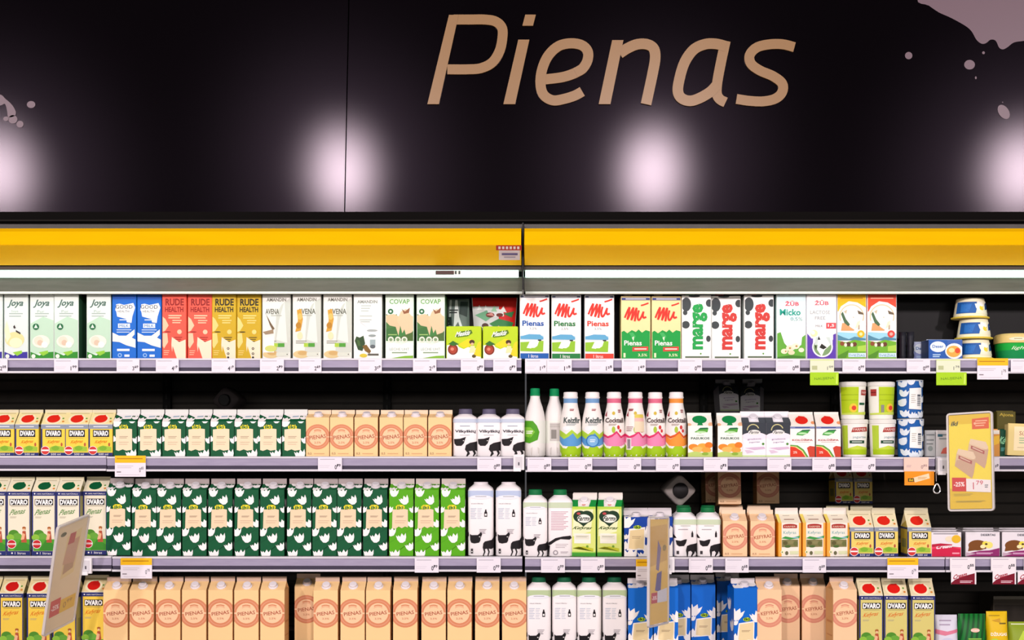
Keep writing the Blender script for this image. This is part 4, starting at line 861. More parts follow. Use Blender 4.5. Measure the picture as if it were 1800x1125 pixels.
kind('bl', 'yogurt_bucket', 'tub', 'white bucket with red banner, lower tier', bucket(False, 0), 46, .072)
def jar():
    h = 67 * PXW; r = 22.5 * PXW
    prof = [(0, r * .92, 2), (.003, r * .96, 2), (h * .5, r * .98, 2), (h * .93, r, 2), (h, r * 1.02, 2)]
    a = [U('dfe9f0', x, y, .28, rr) for x, y, rr in ((.15, .9, 10), (.18, .65, -10), (.12, .4, 12), (.2, .12, 0), (.42, .96, -5), (.45, .06, 10), (.88, .9, 5), (.9, .5, -8), (.85, .1, 8), (.62, .02, 0))]
    a += [P('eef2ee', (.34, .24), (.86, .22), (.84, .80), (.36, .78)), L('b8b4a8', .42, .60, (.6, .55, .5, .45, .4), .02), R('5a6068', .66, .32, .80, .62)] + [R('eef2ee', .66, .34 + .05 * k, .80, .36 + .05 * k) for k in range(5)]
    m = MB(); loft(m, prof, [(9, '1f5ea8')]); art(m, a, 2 * r, h, loft_map(prof, h), curved=True)
    o = m.build('cream_tub', smooth=True)
    q = MB(); loft(q, [(0, r * 1.03, 2), (.001, r * 1.05, 2), (.003, r * 1.05, 2), (.0035, r, 2)], [(9, 'b9c4cc')]); q.build('lid', o, True, (0, 0, h - .003))
    return o
kind('jar', 'cream_tub', 'tub', 'blue tulip-print tub with barcode', jar, 46, .07)
def spread(dim=0):
    h = 36 * PXW; r = 31 * PXW
    m = MB(); prof = [(0, r * .93, 2), (.002, r * .95, 2), (h * .5, r * .87, 2), (h * .96, r * .78, 2), (h, r * .74, 2)]
    loft(m, prof, [(9, 'efe8c4')])
    a = [R('1f58a0', .02, .24, .56, .80), P('2a6cb8', (.1, .3), (.3, .3), (.4, .7), (.1, .7)), P('e9e6cc', (.5, .2), (.62, .85), (.98, .85), (.98, .2)), U('f4f2e2', .66, .55, .28, 10), Cc('e9d23a', .72, .5, .08), P('1a3e7a', (.84, .4), (.96, .45), (.96, .8), (.86, .7)), P(WHT, (.56, .7), (.6, .85), (.8, .65), (.74, .55))]
    art(m, a, 2 * r * .9, h, loft_map(prof, h), curved=True)
    o = m.build('margarine_tub', smooth=True)
    q = MB(); loft(q, [(0, r * .98, 2), (.001, r * 1.06, 2), (.004, r * 1.07, 2), (.0055, r * .98, 2)], [(9, 'e3c74a')]); q.build('rim', o, True, (0, 0, .0))
    return o
kind('spread', 'margarine_tub', 'tub', 'upturned blue and cream tub with yellow rim', spread, 62, .1)
def greentub():
    h = 47 * PXW; rx = 34 * PXW
    m = MB(); prof = [(0, rx * .84, 3), (.003, rx * .88, 3), (h * .35, rx * .93, 3), (h * .62, rx * .97, 3)]
    loft(m, prof, [(h * .24, '0f8a4a'), (9, '1aa83e')])
    art(m, [P('f0f0e0', (.84, .1), (.95, .2), (.9, .5), (.8, .4)), T('e3f2d8', 'light', .45, .42, .4, .16, sh=.2)], 2 * rx, h, loft_map(prof, h), curved=True)
    o = m.build('margarine_tub', smooth=True)
    lprof = [(0, rx * .97, 3), (.001, rx * 1.02, 3), (h * .28, rx * 1.0, 3), (h * .36, rx * .9, 3)]
    q = MB(); loft(q, lprof, [(9, 'dcc27a')])
    art(q, [E('e8e0c0', .4, .5, .22, .22), L('8a7a4a', .3, .5, (.48,), .08)], 2 * rx, h * .3, loft_map(lprof, h * .3), curved=True)
    q.build('lid', o, True, (0, 0, h * .62)); return o
kind('greentub', 'margarine_tub', 'tub', 'wide green tub with beige lid', greentub, 68, .1)
def pudding(v):
    def f():
        W, H, D = 60 * PXW, 34 * PXW, .07
        a = [R('2458a8', 0, .0, .55, 1) if v else R('8f9cd0', 0, 0, .5, .5), E('e4ecf6', .26, .64, .24, .28), T('2f6ab0', 'Müller' if 0 else 'Deser', .26, .66, .34, .16, b=.02), L('a8c4e0', .1, .34, (.2, .1), .06), E('eef0ee', .76, .42, .28, .40), E('e0a848' if v else 'd8b088', .74, .40, .22, .30), E('d84a2a' if v else 'b8a898', .86, .44, .08, .14), E('f2d890', .68, .46, .09, .12)]
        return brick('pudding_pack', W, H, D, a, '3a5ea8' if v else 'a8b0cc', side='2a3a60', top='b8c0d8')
    return f
kind('pud1', 'pudding_pack', 'box', 'blue pudding pack with orange dessert picture', pudding(1), 60, .07)
kind('pud0', 'pudding_pack', 'box', 'lilac pudding pack behind the blue one', pudding(0), 58, .07)
def darkcups():
    m = MB(); r = .0105; h = 50 * PXW
    prof = [(0, r * .75)] + [(h * (k + .5) / 9, r * (1.0 if k % 2 else .86)) for k in range(9)] + [(h, r * 1.05)]
    m.lathe(prof, mat('23242c', .25), 18)
    return m.build('cup_stack', smooth=True)
kind('dcup', 'cup_stack', 'cup stack', 'dark ribbed cup stack', darkcups, 13, .021)
# ---- desserts and bags
def dessert(red):
    def f():
        W, H, D = (53 if red else 61) * PXW, hp(934, 3), .08
        if red: a = [L('6a6a70', .05, .9, (.92,), .03), R('cc2348', 0, 0, 1, .38), P('e84060', (0, .3), (.5, .42), (1, .30), (1, .38), (0, .4)), E('e9dcc0', .6, .72, .14, .12), E('e3b830', .84, .72, .16, .17), T('f6eef0', 'Cream', .44, .42, .56, .17, rot=6, sh=.2, b=.03), P('b81c3c', (0, .5), (.3, .54), (.7, .5), (.7, .46), (0, .4)), L('f4a0b0', .7, .95, (.1,), .06)]
        else: a = [T('2a3040', 'DANONE' if 0 else 'DESERTAS', .66, .88, .44, .09, b=.03), E('7a4a22', .34, .45, .28, .22), P('7a4a22', (.05, .2), (.6, .3), (.6, .5), (.1, .5)), E('e8dc50', .58, .52, .10, .10), E('efe8b0', .5, .40, .08, .08), E('eee27a', .68, .46, .12, .14), E('4a3018', .60, .50, .04, .04), P('8e2c6a', (0, 0), (1, 0), (1, .34), (.7, .24), (.4, .22), (0, .1)), L('d8a8c8', .3, .8, (.12, .08), .03), P('c4a8b8', (0, 0), (.3, .1), (0, .16))]
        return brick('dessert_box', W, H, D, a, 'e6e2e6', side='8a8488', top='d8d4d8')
    return f
kind('desr', 'dessert_box', 'box', 'white dessert box with crimson band', dessert(True), 53, .08)
kind('desp', 'dessert_box', 'box', 'dessert box with brown chocolate and purple band', dessert(False), 61, .08)
def bag(name, W, H, c, a, taper=.12, D=.05): return lambda: pouch(name, W * PXW, H * PXW, D, c, a, taper)
kind('bagw', 'cheese_bag', 'bag', 'pale lilac bag with pink swirl', bag('cheese_bag', 46, 71, 'd9d8e4', [P('d87a92', (0, .55), (.4, .5), (.95, .58), (.95, .66), (.5, .6), (0, .66)), L('a89ab0', .2, .7, (.85, .75), .03), E('c8cce0', .5, .3, .3, .15)]), 46, .05)
kind('bagg', 'cheese_bag', 'bag', 'green diagonally striped bag', bag('cheese_bag', 54, 73, '14742c', [P('0a4a1c', (x, 0), (x + .07, 0), (x + .37, 1), (x + .30, 1)) for x in (-.3, -.12, .06, .24, .42, .60, .78)] + [E('e8b8a0', .55, .62, .16, .05), T('f0e4d8', 'SŪRIS', .55, .62, .3, .05, b=.02), L('8ac04a', .3, .75, (.4, .34), .03)]), 54, .05)
kind('bagy', 'cheese_bag', 'bag', 'yellow bag with white lettering', bag('cheese_bag', 42, 77, 'e3bc14', [T('f8f4e0', 'DŽIUGAS', .5, .5, .72, .09, b=.03), P('c8981a', (.2, .8), (.6, .85), (.6, .75)), L('6a5a18', .55, .85, (.72,), .03), E('b8d040', .3, .3, .2, .1), L('a88a14', .1, .6, (.9,), .02)]), 42, .05)
kind('bagl', 'cheese_bag', 'bag', 'olive lime bag', bag('cheese_bag', 44, 58, '8aa028', [P('b8d23a', (.3, .4), (.6, .75), (.9, .6), (.8, .3)), L('e0e8c0', .1, .8, (.92,), .03), E('4a6a1a', .3, .3, .2, .1)]), 44, .05)
kind('pouchr', 'snack_pouch', 'bag', 'red and green patterned snack pouch', lambda: pouch('snack_pouch', 66 * PXW, 113 * PXW, .04, 'c9ccc8', [R('cc1f18', 0, .86, 1, 1), P('cc1f18', (.6, .5), (1, .5), (1, .9), (.6, .88)), P('6aa880', (.05, .72), (.35, .8), (.5, .72), (.3, .62)), P('d8dcd8', (.3, .85), (.7, .8), (.72, .7), (.4, .68)), E('6a2a1c', .40, .72, .10, .04), E('6a2a1c', .62, .72, .08, .03), P('2f7a40', (.38, .58), (.6, .66), (.95, .6), (.92, .54), (.5, .52)), P('cc8a96', (.5, .5), (.6, .55), (.9, .4), (.8, .38), (.55, .42)), E('4a2a20', .28, .55, .08, .04), E('4a2a20', .36, .48, .08, .04), P('dfe6df', (.10, .80), (.16, .88), (.22, .80)), P('dfe6df', (.26, .79), (.30, .88), (.36, .80)), P('9ad0a8', (.42, .78), (.5, .87), (.56, .77)), P('dfe6df', (.62, .78), (.7, .86), (.78, .76)), P('cc8a80', (.3, .72), (.5, .70), (.44, .76)), P('2f7a40', (.7, .74), (.95, .78), (.9, .68)), E('8a3a20', .5, .42, .12, .04)], -.25), 66, .04)
kind('pouchs', 'snack_pouch', 'bag', 'silver and dark green snack pouch', lambda: pouch('snack_pouch', 42 * PXW, 111 * PXW, .04, '5f7068', [P('c9d6d0', (.05, .4), (.14, .4), (.2, .98), (.1, .98)), P('d8e2dc', (.30, .5), (.36, .98), (.46, .98), (.55, .7), (.8, .42), (.7, .42), (.5, .62)), P('2a3a34', (.55, .75), (.9, .7), (.95, .95), (.6, .95)), E('3a2a22', .45, .44, .24, .07), E('b8a898', .5, .40, .1, .02), L('1c2824', .1, .5, (.8, .76), .02), P('2a3a34', (.04, .56), (.24, .56), (.2, .7), (.04, .7))], .08), 42, .04)
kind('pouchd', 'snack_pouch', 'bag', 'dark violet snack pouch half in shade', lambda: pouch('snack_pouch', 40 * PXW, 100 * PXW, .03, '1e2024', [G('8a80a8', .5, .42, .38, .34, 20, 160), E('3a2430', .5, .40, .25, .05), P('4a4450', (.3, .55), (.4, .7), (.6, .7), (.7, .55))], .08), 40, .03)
kind('packg', 'cheese_pack', 'pack', 'small grey foil cheese pack', lambda: pouch('cheese_pack', 22 * PXW, 46 * PXW, .02, 'b9bcba', [L('7a8080', .1, .8, (.8, .6, .45), .05), E('8a9490', .4, .3, .2, .1)], .08), 22, .02)
kind('packp', 'cheese_pack', 'pack', 'small white cheese pack with pink corner', lambda: pouch('cheese_pack', 22 * PXW, 46 * PXW, .02, 'd3cfcc', [L('8a9090', .2, .9, (.8, .65), .05), P('d86a5c', (.3, .1), (1, .1), (1, .4), (.5, .3)), R('3a6a7a', .1, .75, .5, .85)], .05), 22, .02)
kind('packo', 'cheese_pack', 'pack', 'narrow orange and yellow cheese pack', lambda: brick('cheese_pack', 26 * PXW, 46 * PXW, .03, [P('efc040', (0, .3), (1, .5), (1, .8), (0, .7)), R('e8e4d8', 0, .85, 1, 1)], 'dc9a48'), 26, .03)
kind('packk', 'cheese_pack', 'pack', 'dark green pack with pale vertical lettering', lambda: brick('cheese_pack', 17 * PXW, 46 * PXW, .03, [T('8fd8a8', 'Kė', .5, .62, .7, .3, rot=-15, sh=.2, b=.03), L('5aa8a0', .25, .75, (.3, .25, .2), .03)], '0c4a34'), 17, .03)
kind('packc', 'cheese_pack', 'pack', 'tilted cream cheese pack with faint print', lambda: brick('cheese_pack', 56 * PXW, 54 * PXW, .03, [R('f4e4b8', .18, .16, 1, .94), T('a85a4a', 'Sūris', .55, .72, .4, .14, rot=-3), L('9ab890', .35, .85, (.55, .48, .4), .03), L('c8b890', .3, .8, (.25,), .02)], 'e4d08a'), 56, .03)
kind('packa', 'cheese_pack', 'pack', 'dark gold pack lying behind the cream one', lambda: brick('cheese_pack', 34 * PXW, 60 * PXW, .03, [T('b09a3a', 'Ajona', .5, .90, .8, .12, rot=-3, b=.03)], '57501c'), 34, .03)
kind('lieb', 'milk_bottle', 'bottle', 'shade-painted white toppled bottle', lambda: sqbottle('milk_bottle', 44 * PXW, .17, .014, .016, mat('161415', .4), [], body='a89f9a', capr=.0215), 44, .068)  # white bottle; its body is greyed to paint in the shade
kind('dimb', 'milk_bottle', 'bottle', 'shade-painted grey toppled bottle', lambda: sqbottle('milk_bottle', 40 * PXW, .13, .014, .014, mat('1c1a1c', .4), [R('4a4446', .1, .2, .9, .6)], body='5a5253', capr=.017), 40, .06)  # dark grey body paints in the gloom of the fridge interior
def crate():
    m = MB(); W, H = 60 * PXW, 52 * PXW
    m.box(-W, W, -.06, .06, 0, H, mat('4a4238')); m.box(-W * .96, W * .96, -.061, -.06, H * .1, H * .8, mat('332d26')); m.box(-W, W, -.063, -.06, H * .93, H, mat('7a7468'))
    return m.build('cheese_box')
kind('crate', 'cheese_box', 'box', 'dark brown box standing at the back', crate, 120, .12)

# ------------------------------------------------------------------ placing
PLACED = []
def wrap(o, name, body):
    if not o.children: o.name = name; return o
    r = empty(name)
    o.name = body
    for ch in list(o.children): ch.parent = r
    o.parent = r
    return r
ROUND = {'mrf', 'mrb', 'kb1', 'kb2', 'cp', 'cpb', 'co', 'bu0', 'bu1', 'bl', 'jar', 'spread', 'greentub', 'dcup'}
def copy_tree(o):
    c = o.copy(); COL.objects.link(c)
    for ch in o.children:
        q = ch.copy(); COL.objects.link(q); q.parent = c
    return c
def put(key, row, x0, x1, Y=.02, rz=None, z=None, rx=0, ry=0, label=None, tier='front', dz=0):
    k = KINDS[key]
    if k['proto'] is None: o = k['proto'] = wrap(k['fn'](), k['name'], {'carton': 'carton_body', 'bottle': 'bottle_body', 'tub': 'tub_body'}.get(k['cat'], 'body'))
    else: o = copy_tree(k['proto'])
    yc = Y + k['D'] / 2
    o.location = (wx((x0 + x1) / 2, Y + (k['D'] * .42 if key in ROUND else 0)), yc, (zrow(row, 950 + ((x0 + x1) / 2 - 950) * (D0 + Y) / D0) if z is None else z) + dz + .0004)
    o.rotation_euler = (math.radians(rx), math.radians(ry), math.radians(random.uniform(-1.2, 1.2) if rz is None else rz))
    PLACED.append([o, key, row, (x0 + x1) / 2, tier, label])
    return o
def run(key, row, lst, Y=.02, **kw):
    for a in lst:
        yy = Y + random.uniform(0, .006)
        put(key, row, a[0], a[1], a[2] if len(a) > 2 else yy, **kw)
# top shelf
run('joyav', 1, [(-38, 5), (7, 50)]); run('joya', 1, [(53, 95), (96, 137), (152, 195)])
run('good', 1, [(197, 240), (241, 283)]); run('ruder', 1, [(285, 328), (330, 372)]); run('rudey', 1, [(373, 415), (417, 459)])
run('avena0', 1, [(461, 511)]); run('avena1', 1, [(513, 566), (568, 618)]); run('alpro', 1, [(621, 672)]); run('covap', 1, [(677, 728), (732, 783)])
run('lime', 1, [(784, 847), (849, 910)])
put('pouchs', 1, 786, 824, .08, rz=0); put('pouchd', 1, 818, 852, .13, rz=0); put('pouchr', 1, 838, 900, .085, rz=0)
run('mub', 1, [(913, 966)]); run('mug', 1, [(969, 1022)]); run('mur', 1, [(1027, 1080)]); run('muy', 1, [(1091, 1144), (1145, 1197)])
run('margeg', 1, [(1199, 1250)]); run('marger', 1, [(1251, 1302, .035), (1307, 1361)]); run('micko', 1, [(1365, 1417)]); run('lactose', 1, [(1418, 1470)]); run('cowy', 1, [(1471, 1523)]); run('cowr', 1, [(1525, 1576)])
run('dcup', 1, [(1580, 1593), (1594, 1607)], .06)
run('pud1', 1, [(1632, 1692)], .02); run('pud0', 1, [(1604, 1662)], .10, dz=0)
PLACED[-1][0].location.z += 0
SPx = [(1684, 1746, 0), (1682, 1744, 1), (1676, 1738, 2)]
hS = 36 * PXW
for (a, b, n), lab in zip(SPx, ('bottom', 'middle', 'topmost')):
    put('spread', 1, a, b, .02, dz=n * (hS + .0006), label='upturned blue and cream tub with yellow rim, %s of three stacked' % lab)
for n, lab in ((0, 'lower'), (1, 'middle'), (2, 'upper')):
    put('spread', 1, 1656, 1718, .135, dz=n * (hS + .0006), label='shaded blue and cream tub behind the front stack, %s of three' % lab)
run('greentub', 1, [(1752, 1820)], .03)
# second shelf
run('dvs', 2, [(-17, 25), (27, 68), (73, 113), (114, 155), (156, 197)])
run('tuls', 2, [(199, 241), (241, 284), (284, 327), (327, 369), (369, 412), (412, 454), (453, 495), (495, 538)])
run('peachs', 2, [(538, 579), (579, 622), (622, 665), (666, 709), (709, 751), (752, 795)])
run('cowshort', 2, [(796, 838), (838, 880), (881, 921)])
run('mrf', 2, [(922, 959)], .03); run('mrb', 2, [(956, 993)], .055)
run('kb1', 2, [(984, 1022)]); run('kb2', 2, [(1022, 1061)]); run('cp', 2, [(1061, 1098), (1134, 1170, .035)]); run('cpb', 2, [(1098, 1136)]); run('co', 2, [(1170, 1208)])
run('pasukos', 2, [(1210, 1252), (1262, 1305)]); run('farmid', 2, [(1304, 1347), (1348, 1389)]); run('koluz', 2, [(1390, 1432), (1435, 1478)])
hB = 66 * PXW
put('bl', 2, 1480, 1525, .02, rz=0, label='white yogurt bucket with red banner, under the bucket with red sun badge')
put('bl', 2, 1529, 1574, .02, rz=14, label='white yogurt bucket with red banner, beside the blue tubs')
put('bu0', 2, 1477, 1522, .02, rz=0, dz=hB + .0006, label='lime yogurt bucket with red sun badge, stacked on a white bucket')
put('bu1', 2, 1527, 1572, .02, rz=0, dz=hB + .0006, label='lime yogurt bucket with barcode, stacked nearer the blue tubs')
put('jar', 2, 1578, 1624, .02, rz=0, label='blue tulip-print tub with barcode, lower of the two stacked')
put('jar', 2, 1577, 1623, .02, rz=0, dz=67 * PXW + .002, label='blue tulip-print tub with barcode, upper of the two stacked')
run('packg', 2, [(1627, 1648)], .04); run('packp', 2, [(1647, 1668)], .03)
run('packo', 2, [(1733, 1757)], .03); run('packk', 2, [(1755, 1771)], .04); put('packc', 2, 1771, 1826, .025, rz=0, ry=2, dz=.002); put('packa', 2, 1752, 1786, .09, dz=.03, rz=0, rx=0)
# third shelf
run('dvg', 3, [(-30, 9), (12, 53), (57, 97), (99, 140)]); put('dvg', 3, 147, 187, .045)
run('tult', 3, [(187, 230), (231, 275), (275, 318), (320, 363), (366, 409), (412, 455), (457, 501), (504, 548), (549, 591), (592, 635), (637, 681)])
run('tulg', 3, [(684, 727), (729, 772), (774, 818)])
run('cowtall', 3, [(822, 867), (870, 917)]); run('greencap', 3, [(920, 962)]); run('greenback', 3, [(964, 1006)])
run('farmig', 3, [(1008, 1050), (1053, 1096)], rz=-9)
run('tulb', 3, [(1098, 1140), (1140, 1182)]); run('shortgreen', 3, [(1184, 1225), (1226, 1267)])
run('peachk', 3, [(1270, 1314), (1319, 1363)]); run('farmer', 3, [(1366, 1406), (1409, 1449), (1451, 1492)], rz=7)
run('dvk', 3, [(1494, 1535), (1537, 1578), (1595, 1637)])
run('desr', 3, [(1638, 1690)]); run('desp', 3, [(1697, 1758), (1761, 1822)], .025)
# rows standing behind, where they show above or between the front ones
for j in (1, 2):
    Yj = .02 + .075 * j; kk = D0 / (D0 + Yj)
    for x0, x1 in ((1098, 1140), (1140, 1182)): put('tulb', 3, x0, x1, Yj, tier='rear')
    for x0, x1 in ((1537, 1578), (1595, 1637)): put('dvk', 3, 950 + (x0 - 950) , x1, Yj, tier='rear')
    for x0, x1 in ((1366, 1406), (1410, 1450), (1451, 1492)): put('farmer', 3, x0, x1, Yj, tier='rear')
for j in (1, 2, 3, 4):
    Yj = .02 + .075 * j
    for x0, x1 in ((1266, 1310), (1315, 1359)): put('peachk', 3, x0, x1, Yj, tier='rear')
for x0, x1 in ((1697, 1758), (1761, 1822)): put('desp', 3, x0, x1, .12, tier='rear')
put('desr', 3, 1638, 1690, .12, tier='rear')
for x0, x1 in ((1008, 1051), (1053, 1096)): put('farmig', 3, x0, x1, .10, tier='rear')
for j in (3, 4):
    for x0, x1 in ((1455, 1497), (1498, 1540)): put('dvk', 3, x0, x1, .02 + .075 * j, tier='rear')
ztop = Z3 + hp(895, 3, .055)
put('peachk', 3, 1238, 1279, .36, z=ztop + .001, rx=-6, rz=4, label='dim peach kefir carton standing on the rear row, under second shelf')
put('peachk', 3, 1264, 1302, .24, z=ztop + .001, rx=-8, rz=0, label='lit peach kefir carton standing on the rows just behind the front')
put('peachk', 3, 1330, 1370, .33, z=ztop + .001, rx=-3, rz=1, label='dim peach kefir carton alone on the rear row, beneath second shelf')
put('dvk', 3, 1466, 1500, .33, z=ztop + .001, rx=-3, rz=6, label='dim farm-scene carton on the rear row, left one of the pair'); PLACED[-1][0].scale = (.84, .84, .95)
put('dvk', 3, 1502, 1537, .33, z=ztop + .001, rx=-3, rz=-6, label='dim farm-scene carton on the rear row, right one of the pair'); PLACED[-1][0].scale = (.84, .84, .95)
# toppled bottle lying with its cap to the front, on two bottles standing behind
for x0, x1 in ((1182, 1224), (1226, 1268)): put('shortgreen', 3, x0, x1, .12, tier='rear')
zs = Z3 + hp(890, 3, .05)
o = put('lieb', 3, 1176, 1222, .10, z=zs + .033, rx=90, rz=0, label='white bottle painted grey for shade, lying with its dark cap towards the aisle')
o.location.y = .17 + .13; o.rotation_euler = (math.radians(90), math.radians(45), 0); o.location.z = zs + .040
# second shelf, dim goods on the rear row
for x0, x1 in ((1262, 1305), (1306, 1348)): put('farmid', 2, x0, x1, .42, tier='rear')
for x0, x1 in ((372, 414),): put('tuls', 2, x0, x1, .30, tier='rear')
z2t = Z2 + hp(722.5, 2, .055)
put('farmid', 2, 1262, 1300, .40, z=z2t + .001, rx=-14, rz=8, label='dim charcoal-topped carton tipped on the rear row of the second shelf')
put('farmid', 2, 1306, 1344, .44, z=z2t + .001, rx=-3, rz=-20, label='dim charcoal-topped carton half turned, nearer the middle of the rear row')
for p_ in PLACED[-2:]: p_[0].scale = (.9, .9, .86)
o = put('dimb', 2, 370, 408, .30, z=z2t + .026, rx=90, rz=0, label='bottle painted grey for shade, lying behind the small green cartons'); o.location.y = .46; o.location.z = z2t + .040; o.rotation_euler = (math.radians(90), math.radians(40), math.radians(0))
# lowest visible shelf
run('dvy', 4, [(-44, -4), (0, 40), (47, 89), (93, 133)]); put('dvy', 4, 145, 183, .055)
run('peacht', 4, [(181, 225), (227, 271), (274, 317), (319, 363), (365, 409), (411, 455), (456, 501)])
put('peacht', 4, 518, 560, .11)
run('peacht', 4, [(551, 594), (599, 641), (643, 686), (690, 734), (741, 783), (787, 829), (835, 877), (882, 925)])
run('lowgreen', 4, [(926, 968), (971, 1013), (1015, 1057), (1060, 1102)])
run('tulbt', 4, [(1104, 1148), (1149, 1193)]); put('tulbt', 4, 1172, 1213, .11, tier='rear'); put('tulbt', 4, 1216, 1257, .11, tier='rear'); put('tulbt', 4, 1262, 1300, .20, tier='rear'); put('tulbt', 4, 1286, 1331, .02, rz=7)
run('peachkt', 4, [(1332, 1373)]); put('peachkt', 4, 1365, 1405, .11, tier='rear'); put('peachkt', 4, 1410, 1452, .11, tier='rear'); put('peachkt', 4, 1462, 1505, .02, rz=5)
run('dvr', 4, [(1511, 1551), (1556, 1595), (1603, 1643)])
run('bagw', 4, [(1645, 1688)], .03); run('bagg', 4, [(1688, 1738)], .03); run('bagy', 4, [(1738, 1776)], .03); run('bagl', 4, [(1776, 1818)], .04)
put('crate', 4, 1740, 1860, .34, dz=.10 * 0); PLACED[-1][0].scale = (1, 1, 1.6)

ORD = 'first second third fourth fifth sixth seventh eighth ninth tenth eleventh twelfth thirteenth fourteenth fifteenth sixteenth seventeenth'.split()
NUM = 'zero one two three four five six seven eight nine ten eleven twelve thirteen fourteen fifteen sixteen'.split()
SH = {1: 'top shelf', 2: 'second shelf', 3: 'third shelf', 4: 'lowest shelf'}
grp = {}
for p in PLACED: grp.setdefault((p[1], p[2], p[4] if not p[5] else 'x' + p[5]), []).append(p)
for (key, row, tier), L_ in grp.items():
    k = KINDS[key]; L_.sort(key=lambda p: (p[3], p[0].location.y))
    for i, p in enumerate(L_):
        o = p[0]
        if p[5]: lab = p[5]
        elif len(L_) == 1: lab = k['desc'] + (' on the ' if tier == 'front' else ' standing behind on the ') + SH[row]
        elif tier == 'front': lab = '%s, %s of %s from the left, %s' % (k['desc'], ORD[i], NUM[len(L_)], SH[row])
        else: lab = '%s, %s of %s standing behind, %s' % (k['desc'], ORD[i], NUM[len(L_)], SH[row])
        o['label'] = lab; o['category'] = k['cat']; o['group'] = k['desc'] + 's on the ' + SH[row]

# ------------------------------------------------------------------ price tags on the rails
TAGS = []
def price_tag(px0, px1, row, price, style='white', py0=None, py1=None, desc=None, drop=None):
    base = {1: 631.5, 2: 804, 3: 981}[row]; end = {1: 654.5, 2: 828.5, 3: 1006.5}[row]
    py0 = py0 or base; py1 = py1 or end
    Y = -.008
    W = (px1 - px0) * S; H = (py1 - py0) * S
    m = MB(); col = {'white': 'e6e2ea', 'yellow': 'e9e4ec', 'lime': 'dfe6c8', 'peach': 'f0cdbc', 'red': 'ece6ea'}[style]
    m.box(-W / 2, W / 2, 0, .0022, 0, H, col)
    fr = lambda u, v, o: ((u - .5) * W, -o, v * H)
    if style == 'yellow': a = [R('f4bd1c', 0, .66, 1, 1), L('b8820e', .06, .9, (.83,), .05), L('b8b0b8', .08, .6, (.5, .42), .02), T('4a4650', price, .86, .34, .14, .26), L('8a8288', .06, .2, (.2,), .05), L('c8c0c8', .1, .8, (.08,), .02)]
    elif style == 'peach': a = [T('5a5460', price, .82, .34, .24, .3), L('c0a8a8', .1, .3, (.4, .3), .04)]
    elif style == 'lime': a = [R('d3e29a', 0, .9, 1, 1), T('4a4a50', price, .84, .34, .24, .32), R('b8c090', .08, .2, .30, .5)]
    else: a = [L('b0acb6', .08, .7, (.84,), .05), L('d2ccd6', .06, .5, (.40, .28), .03), T('3c3844', price, .82, .33, .25, .38, b=.02)]
    art(m, a, W, H, fr)
    o = m.build('price_tag', None, loc=(wx((px0 + px1) / 2, Y), Y, wz(py1, Y)))
    if drop:
        dx0, dx1, dy, kind_ = drop
        q = MB(); cxp = (px0 + px1) / 2
        W2 = (dx1 - dx0) * S; H2 = (dy - py1) * S; ox = ((dx0 + dx1) / 2 - cxp) * S
        cc = {'lime': 'a6d41a', 'orange': 'ee9420', 'brand': 'ece6ea'}[kind_]
        q.box(ox - W2 / 2, ox + W2 / 2, 0, .0012, -H2, 0, cc)
        if kind_ == 'lime': a2 = [T('5a8a1a', 'NAUJIENA', .5, .5, .7, .25, rot=3), P('c8ec5a', (.9, .1), (.96, .1), (.97, .9), (.92, .9))]
        elif kind_ == 'orange': a2 = [P('f4d8b0', (.35, .2), (.85, .5), (.82, .85), (.3, .55)), R('2a3020', .12, .25, .32, .5), T('e8c02a', 'iki', .22, .38, .14, .18, b=.03), L('c89a5a', .45, .75, (.55, .45), .04)]
        else: a2 = [P('7a1228', (0, 0), (.94, 0), (.94, .85), (.5, .62), (.15, .35), (0, .1)), T('a82038', 'Cream', .36, .66, .56, .34, rot=14, sh=.2, b=.03), L('e8c8d0', .35, .85, (.22, .12), .05)]
        art(q, a2, W2, H2, lambda u, v, off: (ox + (u - .5) * W2, -off, -H2 + v * H2))
        q.build('hanging_flap', o)
        lo = o.location.copy(); o.location = (0, 0, 0); o = wrap(o, 'price_tag', 'tag_card'); o.location = lo
    TAGS.append((row, (px0 + px1) / 2, o, style, drop))
for a in [(-29, 13, '2⁰⁵'), (95, 137, '1⁹⁹'), (205, 245, '3⁴⁹'), (274, 314, '4¹⁹'), (372, 413, '4¹⁹'), (457, 499, '2⁷⁹'), (525, 565, '2⁴⁹'), (630, 671, '3²⁹'), (726, 767, '2¹⁹'), (810, 851, '0⁷⁹'), (867, 908, '0⁷⁹'), (923, 960.7, '1¹⁹'), (961.3, 1005, '1¹⁵'), (1036, 1078, '1²⁵'), (1093, 1135, '1⁴⁹'), (1192, 1234, '0⁹⁹'), (1276, 1318, '0⁹⁵'), (1364, 1406, '0⁸⁵'), (1481, 1521, '0⁹⁹'), (1594, 1635, '0⁶⁹'), (1777, 1818, '1⁵⁹')]: price_tag(a[0], a[1], 1, a[2])
price_tag(1424, 1466, 1, '1⁰⁹', 'lime', drop=(1424, 1474, 677, 'lime')); price_tag(1646, 1688, 1, '1⁷⁵', 'lime', drop=(1646, 1699, 677, 'lime'))
price_tag(1718, 1772, 1, '1⁷⁵', 'yellow', 630, 667)
for a in [(559, 601, '0⁷⁹'), (839, 881, '0⁸⁹'), (927, 969, '0⁸⁹'), (999, 1041, '0⁹⁹'), (1085, 1127, '0⁹⁹'), (1153, 1195, '0⁹⁹'), (1237, 1279, '0⁷⁵'), (1349, 1391, '0⁹⁵'), (1428, 1469, '0⁸⁵'), (1497, 1539, '0⁹⁹'), (1722, 1757, '1³⁹')]: price_tag(a[0], a[1], 2, a[2])
price_tag(202, 256, 2, '0⁶⁵', 'yellow', 801, 838); price_tag(1589, 1632, 2, '0⁸⁵', 'peach', drop=(1590, 1642, 853, 'orange'))
